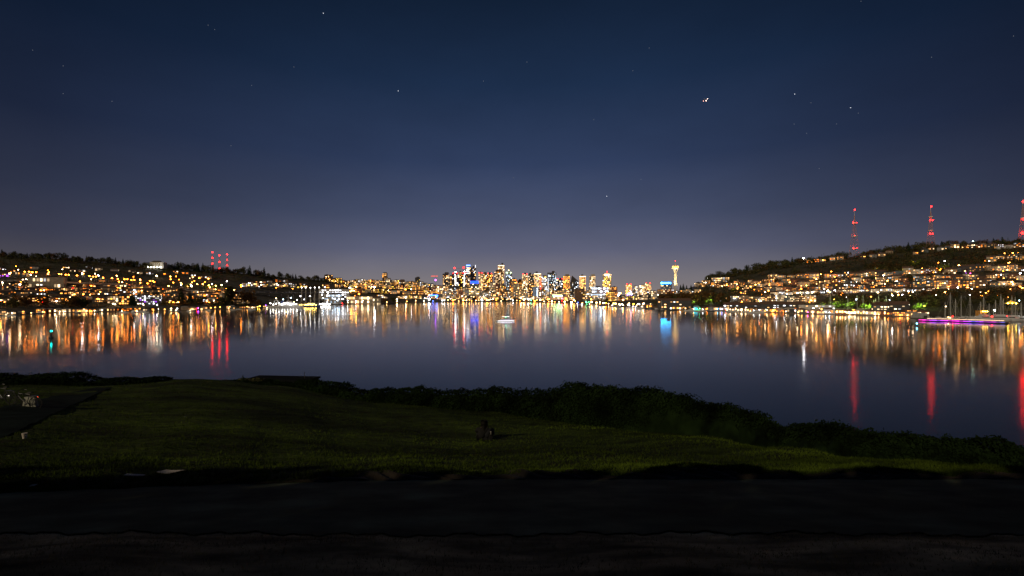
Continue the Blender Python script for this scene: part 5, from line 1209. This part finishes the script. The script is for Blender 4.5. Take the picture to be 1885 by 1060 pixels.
for px, pt in ((555.5, 529), (563, 529), (571.5, 529.5), (579.5, 529), (587.5, 529), (598, 528)):
    d = 1420; x = X(px, d); g = land(x, d); hh = H + (HY - pt) / F * d - g; o = empty('pier_lamp', (x, d, g)); MB().bar((0, 0, 0), (0, 0, hh), .75, 6).box((0, 0, .5), (2, 2, 1)).build('pole', mat('white_pole', (.8, .8, .75), .6), o); bulb('lamp_head', em('pier_white', (1, .97, .9), 12), o, (0, -1, hh), 1.5)
    reg(o, 'tall white pole with a lamp', 'pier lamp', 'above the ships at the pier', 'tall pier poles', px)
for px, py, st in ((493, 552, 26), (500, 556, 24), (508, 549, 26), (514, 557, 24), (521, 551, 22), (528, 556, 26), (535, 548, 26), (541, 556, 22), (547, 552, 24), (553, 545, 26), (560, 551, 20), (595, 548, 30), (603, 552, 30), (612, 549, 30), (621, 553, 30), (630, 550, 26), (640, 553, 26), (655, 554, 20), (668, 553, 20), (570, 545, 20), (604, 540, 30), (618, 538, 30)):
    lamp(px, py, random.choice((WHITE, CREAM, WHITE, COOL)), st, hp=3, d=1300 if px < 590 else 1440, zone='of the bright pier lamps behind the ships', grp='pier lamps', base='pier lamp', arm=False, r=1.25)

# boat light streak built as a barge at right, boat in the middle, buoys
x0, d0 = X(1693, 462), 462; x1, d1 = X(1857, 412), 412
cx, cy = (x0 + x1) / 2, (d0 + d1) / 2; Lp = math.hypot(x1 - x0, d1 - d0); o = empty('streak_barge', (cx, cy, 0), math.atan2(d1 - d0, x1 - x0))
hull(Lp, 7, 1.3, m_hulld, o, draft=.4, sheer=.05)
MB().box((2, 0, 2.6), (Lp * .86, 4.4, .2)).box((2, 0, 1.3), (Lp * .9, 5.2, .12)).build('canopy', m_hulld, o)
mb = MB(); [mb.bar((-Lp * .4 + k * Lp * .085, s * 2, 1.2), (-Lp * .4 + k * Lp * .085, s * 2, 2.6), .06) for k in range(10) for s in (-1, 1)]; mb.build('canopy_posts', m_mast, o)
keys = [(0, (1, .04, .40)), (.10, (.9, .04, .7)), (.22, (.35, .06, 1)), (.42, (1, .03, .65)), (.55, (.7, .04, .8)), (.66, (.12, .10, 1)), (.80, (.8, .04, 1)), (.88, (.75, .03, .8)), (1, (.05, .2, 1))]
for k in range(22):
    q = (k + .5) / 22; c_ = tuple(float(np.interp(q, [w_[0] for w_ in keys], [w_[1][i] for w_ in keys])) for i in range(3))
    cube('led_strip', em('led_%d' % k, c_, 3.2 + 1.6 * math.sin(k * 2.1)), o, (-Lp / 2 + Lp * q * .97, -3.25, 1.2), (Lp * .97 / 22, .25, .42))  # coloured light streak built as strips along the hull
cube('roof_light', em('barge_warm', (1, .6, .35), 5), o, (Lp * .03, -2.3, 2.75), (Lp * .86, .2, .18))
tag(o, 'long low barge built from a magenta and blue boat light streak, before the yachts', 'light streak')
x, d = at_water(930, 591.5); Ls = 34 / F * d; o = empty('excursion_boat', (x, d, 0), math.pi + .35); hull(Ls, 4.6, 1.0, m_hull, o, draft=.3)
MB().box((0, 0, 1.7), (Ls * .5, 3.2, 1.3), 0, .94).box((0, 0, 4.6), (Ls * .46, 3.4, .14)).build('cabin', m_hull, o)
mb = MB(); [mb.bar((Ls * q, w_, 1.6), (Ls * q, w_, 4.6), .07) for q in (-.2, 0, .2) for w_ in (-1.4, 1.4)]; mb.build('canopy_posts', m_mast, o)
cube('streak_band', em('boat_white_band', (1, .97, .92), 4), o, (0, 2.42, .75), (Ls * .94, .2, .22)); cube('streak_band', em('boat_purple_band', (.5, .3, 1), 2), o, (-Ls * .05, 2.42, 1.15), (Ls * .8, .15, .18))  # bands shaped from the light streaks of the moving boat
cube('streak_band', em('boat_white_band', (1, .97, .92), 4), o, (0, 1.8, 4.75), (Ls * .4, .2, .2)); bulb('navigation_light', em('boat_green', (.05, 1, .35), 8), o, (0, 1.9, 4.3), .32)
tag(o, 'small excursion boat with its white light streaks built as bands, middle of the lake', 'boat')
for px, row_, c_, h_, lb in ((94, 622, (0, .8, .65), 3.6, 'buoy with a cyan light on the dark water at far left'), (527, 578, (1, .35, .05), 2.2, 'tiny buoy with an orange light before the white ships'), (1688, 600, (.2, .7, 1), 1.6, 'buoy with a pale blue light left of the streak barge')):
    x, d = at_water(px, row_); o = empty('buoy', (x, d, 0)); MB().lathe([(1.0, -.3), (1.1, .3), (.5, .9), (.28, h_)], n=14).build('float', m_hulld, o); MB().bar((0, 0, h_), (0, 0, h_ + .6), .08).build('staff', m_mast, o)
    bulb('light', em('buoy_%d' % px, c_, 16), o, (0, 0, h_ + .5), max(.42, d * .0009)); tag(o, lb, 'buoy')

# ------------------------------------------------------------------ street lamps, harbour lamps
zl = 'among the big lamps of the left shore'
for px, py, c, st, hp in [(38, 523.5, CREAM, 90, 12), (3, 552.5, AMBER, 90, 14), (181, 550, ORANGE, 80, 12), (190, 551, AMBER, 40, 8), (113, 523, WHITE, 60, 8), (118, 529, (1, 1, .8), 40, 8), (135, 530, RED, 30, 6), (248, 534, WHITE, 60, 8), (247, 540, WHITE, 40, 8), (255, 528, WHITE, 40, 6), (264, 559, CREAM, 50, 5), (290, 561, WHITE, 60, 5), (265, 561, CREAM, 50, 5),
                          (213, 560, CREAM, 70, 4), (209, 559, CREAM, 60, 4), (10, 556, ORANGE, 40, 10), (72, 555, ORANGE, 30, 8), (80, 556, RED, 24, 8), (68, 553, AMBER, 26, 10), (346, 527, AMBER, 30, 6), (316, 551, YELL, 40, 6), (313, 556, YELL, 30, 6), (395, 541, YELL, 30, 8), (435, 551, (1, 1, .7), 50, 7), (350, 512, CREAM, 10, 4)]:
    if c not in CN: CN[c] = 'pale yellow'
    lamp(px, py, c, st * .55, hp, zone=zl, grp='big lamps of the left shore', base='street lamp')
for px, c in [(79, CREAM), (146, ORANGE), (196, AMBER), (202, RED), (243, WHITE), (249, RED), (270, CREAM), (279, CREAM), (291, CREAM), (303, AMBER), (315, CREAM), (326, WHITE), (338, RED), (347, RED), (353, CREAM), (362, RED), (365, PURPLE), (388, AMBER), (396, AMBER), (405, AMBER), (431, RED), (445, CREAM), (455, AMBER), (474, YELL), (478, YELL), (489, PURPLE), (497, ORANGE), (511, BLUE), (513, BLUE), (517, CREAM), (535, ORANGE), (544, ORANGE), (557, COOL), (570, AMBER), (574, AMBER), (656, RED), (630, RED), (640, CREAM), (655, CREAM), (680, WARM), (700, CREAM), (712, WARM), (731, CREAM), (749, AMBER), (765, WARM), (780, CREAM), (790, COOL), (797, BLUE), (814, WHITE), (818, WHITE)]:
    d = shore(px) - 2; z = random.uniform(2.5, 4.5) * max(1, d / 1000)
    lamp(px, HY + (H - z) / d * F, c, 26 if c is not CREAM else 34, 2, d=d, zone='along the left waterside', grp='waterside lamps left', base='waterside lamp', arm=False)
random.seed(21)
for px in list(np.arange(826, 1200, 6.3)):
    px = float(px) + random.uniform(-2, 2); c = random.choices((WHITE, CREAM, WARM, AMBER, RED, GREEN, BLUE, ORANGE), (5, 6, 5, 3, 1.1, .5, .5, 2))[0]
    if abs(px - 1035) < 4: c = RED
    if abs(px - 1065) < 5: c = BLUE
    if abs(px - 1080) < 4: c = GREEN
    d = shore(px) - 2; z = random.uniform(3, 9) * max(1, d / 1500)
    lamp(px, HY + (H - z) / d * F, c, random.choice((16, 30, 50)), 2, d=d, zone='along the far waterside', grp='waterside lamps far', base='waterside lamp', arm=False)
for px, py, c, st in [(730.5, 551, CREAM, 110), (890, 545, CREAM, 60), (889, 548, WHITE, 50), (966, 550.5, CREAM, 70), (1035, 549, PINK, 40), (829, 531, WARM, 60), (1104, 556, CREAM, 80), (1080, 557, GREEN, 40), (915, 549, YELL, 40), (1129, 558, (.7, 1, .2), 40), (1145, 560, WHITE, 60), (1158, 558, CREAM, 60), (1175, 559, WHITE, 60), (1185, 558.5, WHITE, 70), (1079, 546, CREAM, 40), (674, 530, ORANGE, 30), (638, 524, ORANGE, 40), (683, 530, WARM, 40)]:
    if c not in CN: CN[c] = 'lime'
    lamp(px, py, c, st * .5, 3, zone='among the bright lamps of the city shore', grp='bright lamps of the city shore')
for px, py, c, st, hp in [(1229, 556, WHITE, 60, 6), (1239, 556, WHITE, 60, 6), (1249, 556, CREAM, 60, 6), (1257, 556, WHITE, 50, 6), (1304, 551, YELL, 60, 6), (1316, 549.5, WHITE, 60, 6), (1338, 519, (.5, 1, .8), 40, 5), (1312, 526, WHITE, 40, 4), (1302, 512, WHITE, 30, 3), (1329, 527, CREAM, 50, 3), (1395, 522, ORANGE, 50, 5), (1388, 533, ORANGE, 40, 5), (1430, 524, YELL, 30, 5),
                          (1467, 539, CREAM, 90, 6), (1485, 538.7, CREAM, 140, 6), (1495, 538, CREAM, 130, 6), (1523, 535, CREAM, 140, 8), (1536, 534.5, WHITE, 140, 8), (1544, 526, WHITE, 70, 5), (1479, 475, WHITE, 160, 4), (1466, 550.5, CREAM, 50, 6), (1575, 551, COOL, 60, 12), (1636, 552.5, COOL, 60, 10), (1672, 561, (1, 1, .8), 40, 6), (1615, 538, CREAM, 80, 5), (1651, 537, CREAM, 60, 4), (1671, 536, WHITE, 60, 4),
                          (1739, 564, CREAM, 50, 6), (1829, 571, (.85, 1, .95), 240, 10), (1861, 519, AMBER, 150, 7), (1874, 553, COOL, 50, 9), (1777, 503, PURPLE, 60, 4), (1785, 503, PINK, 30, 3), (1700, 563, YELL, 40, 5), (1790, 444, (1, 1, .6), 40, 4), (1857, 470, AMBER, 50, 5), (1586, 520, PINK, 40, 3), (1413, 566, WHITE, 40, 3), (1456, 560, ORANGE, 34, 6), (1489, 556, ORANGE, 60, 8)]:
    if c not in CN: CN[c] = 'greenish white'
    lamp(px, py, c, st * .55, hp, zone='among the big lamps of the right shore', grp='big lamps of the right shore')
for px, c in [(1226, COOL), (1235, WHITE), (1252, WHITE), (1262, WARM), (1275, BLUE), (1279, CYAN), (1284, CYAN), (1288, GREEN), (1302, ORANGE), (1321, CYAN), (1329, BLUE), (1336, RED), (1349, WARM), (1363, CREAM), (1377, WARM), (1388, WARM), (1400, ORANGE), (1412, CREAM), (1427, ORANGE), (1430, ORANGE), (1447, CREAM), (1464, WHITE), (1476, YELL), (1487, PINK), (1497, ORANGE), (1506, ORANGE), (1520, WHITE), (1527, COOL), (1540, WARM), (1547, CREAM), (1556, CREAM), (1565, WARM), (1585, AMBER), (1605, AMBER), (1610, WARM), (1635, ORANGE), (1657, RED), (1656, ORANGE), (1672, ORANGE), (1746, WARM), (1754, RED), (1826, RED), (1833, RED), (1838, RED), (1873, WHITE), (1879, WHITE)]:
    d = shore(px) - 24; z = random.uniform(2.2, 4.5)
    if px > 1700: d = H / ((590 - HY) / F)
    lamp(px, HY + (H - z) / d * F, c, 30 if px < 1820 else 44, 2, d=d, zone='along the right waterside', grp='waterside lamps right', base='waterside lamp', arm=False, r=max(.5, d * .00085))
# dim street lamps scattered over the hills
random.seed(33)
for k in range(115):
    px = random.uniform(0, 440); py = random.uniform(np.interp(px, (0, 440), (486, 516)), np.interp(px, (0, 440), (556, 558)))
    lamp(px, py, random.choices((ORANGE, AMBER, CREAM, WHITE), (3, 3, 2, 1))[0], random.choice((30, 50, 90)), 5, base='hillside lamp', zone='scattered over the left hillside', grp='street lamps on the left hillside')
for k in range(150):
    px = random.uniform(1330, 1885); py = random.uniform(np.interp(px, (1330, 1885), (520, 462)), np.interp(px, (1330, 1885), (556, 548)))
    lamp(px, py, random.choices((ORANGE, AMBER, CREAM, WHITE), (3, 4, 2, 1))[0], random.choice((30, 50, 90)), 5, base='hillside lamp', zone='scattered over the right hillside', grp='street lamps on the right hillside')
for k in range(100):
    px = random.uniform(630, 1215); py = random.uniform(532, 552) if px > 860 else random.uniform(526, 551)
    lamp(px, py, random.choices((ORANGE, AMBER, CREAM, WHITE), (2, 3, 3, 2))[0], random.choice((25, 45, 75)), 3, zone='scattered through the city streets', grp='street lamps in the city')
# tall crane; its arm emits red in place of lamps on it
d = 2850; c = P(802, 516, d); g = land(c.x, d); o = empty('tower_crane', (c.x, d, g)); hh = c.z - g
MB().bar((0, 0, 0), (0, 0, hh + 28), 1.4, 4).build('tower', m_conc, o); cube('jib', em('red_jib', (1, .10, .05), 2.2), o, (-8, 0, hh + 27), (42, 1.6, 2.6)); bulb('work_light', em('purple_work', PURPLE, 10), o, (0, -3, hh + 2), 5)
tag(o, 'tower crane with a red-lit arm left of the downtown towers', 'crane')

# ------------------------------------------------------------------ sky: stars and an airliner
random.seed(5)
m_star = em('starlight', (.85, .9, 1), 1.3, False); m_star2 = em('starlight_faint', (.85, .9, 1), .28, False)
bright = {(733, 167): 'lone bright star high above the left of downtown', (1566, 198): 'bright star at right below the airliner path', (1117, 361): 'bright star low above the right of downtown', (595, 24): 'star near the top edge left of centre', (1463, 173): 'star just left of the brightest right-hand star'}
faint = [(383, 46), (395, 54), (463, 157), (1195, 88), (1165, 130), (890, 149), (1093, 220), (425, 268), (1715, 105), (1485, 245), (1508, 310), (1493, 189), (970, 114), (116, 121), (206, 186), (116, 172), (541, 123), (1580, 208), (1585, 2), (1866, 66), (1180, 330), (945, 327), (1540, 228), (1462, 228), (60, 92)]
def star(px, py, r, m, label, grp):
    c = P(px, py, 14000); o = bulb('star', m, None, c, r); return tag(o, label, 'star', grp)
for (px, py), lb in bright.items(): star(px, py, 11, m_star, lb, 'bright stars')
for px, py in faint: reg(star(px, py, 8, m_star2, '', None), 'faint star', 'star', 'among the faint stars', 'faint stars', px)
d = 2900; c = P(1300, 184.5, d); o = empty('airliner', c, R(205)); o.rotation_euler = (0, R(-8), R(205)); s_ = 1.0
MB().lathe([(.2, -19), (1.2, -17), (1.95, -13), (1.95, 8), (1.4, 14), (.5, 19)], n=14).build('fuselage', m_hull, o)
for q in o.children: q.rotation_euler = (0, R(90), 0)
for s in (-1, 1):
    MB().add([(-4, s * 1.5, -.8), (3.5, s * 1.5, -.8), (8, s * 17, .6), (5.8, s * 17, .6), (-4, s * 1.5, -.4), (3.5, s * 1.5, -.4), (8, s * 17, .8), (5.8, s * 17, .8)], [(0, 1, 2, 3), (7, 6, 5, 4), (0, 4, 5, 1), (1, 5, 6, 2), (2, 6, 7, 3), (3, 7, 4, 0)]).build('wing', m_hull, o)
    MB().add([(14, s * .8, .8), (17.5, s * .8, .8), (19, s * 6, 1.2), (17.3, s * 6, 1.2), (16, s * .8, 1.1)], [(0, 1, 2, 3), (0, 4, 3), (4, 1, 2, 3)]).build('tailplane', m_hull, o)
    MB().bar((-3, s * 6, -1.9), (2, s * 6, -1.9), 1.1, 10).build('engine', m_conc, o)
    bulb('navigation_light', em('nav_%d' % s, (1, .45, .35) if s < 0 else (1, .8, .7), 9), o, (6.5, s * 17, .7), 1.6)
MB().add([(13, -.15, 1.5), (18.5, -.15, 1.5), (20, -.1, 7.5), (17.5, -.1, 7.5), (13, .15, 1.5), (18.5, .15, 1.5), (20, .1, 7.5), (17.5, .1, 7.5)], [(0, 1, 2, 3), (7, 6, 5, 4), (0, 4, 5, 1), (1, 5, 6, 2), (2, 6, 7, 3), (3, 7, 4, 0)]).build('fin', m_hull, o)
bulb('beacon', em('nav_beacon', (1, .6, .5), 14), o, (0, 0, -2.6), 1.8)
tag(o, 'small airliner with lights on, climbing in the upper right sky', 'airplane')
finish_labels()
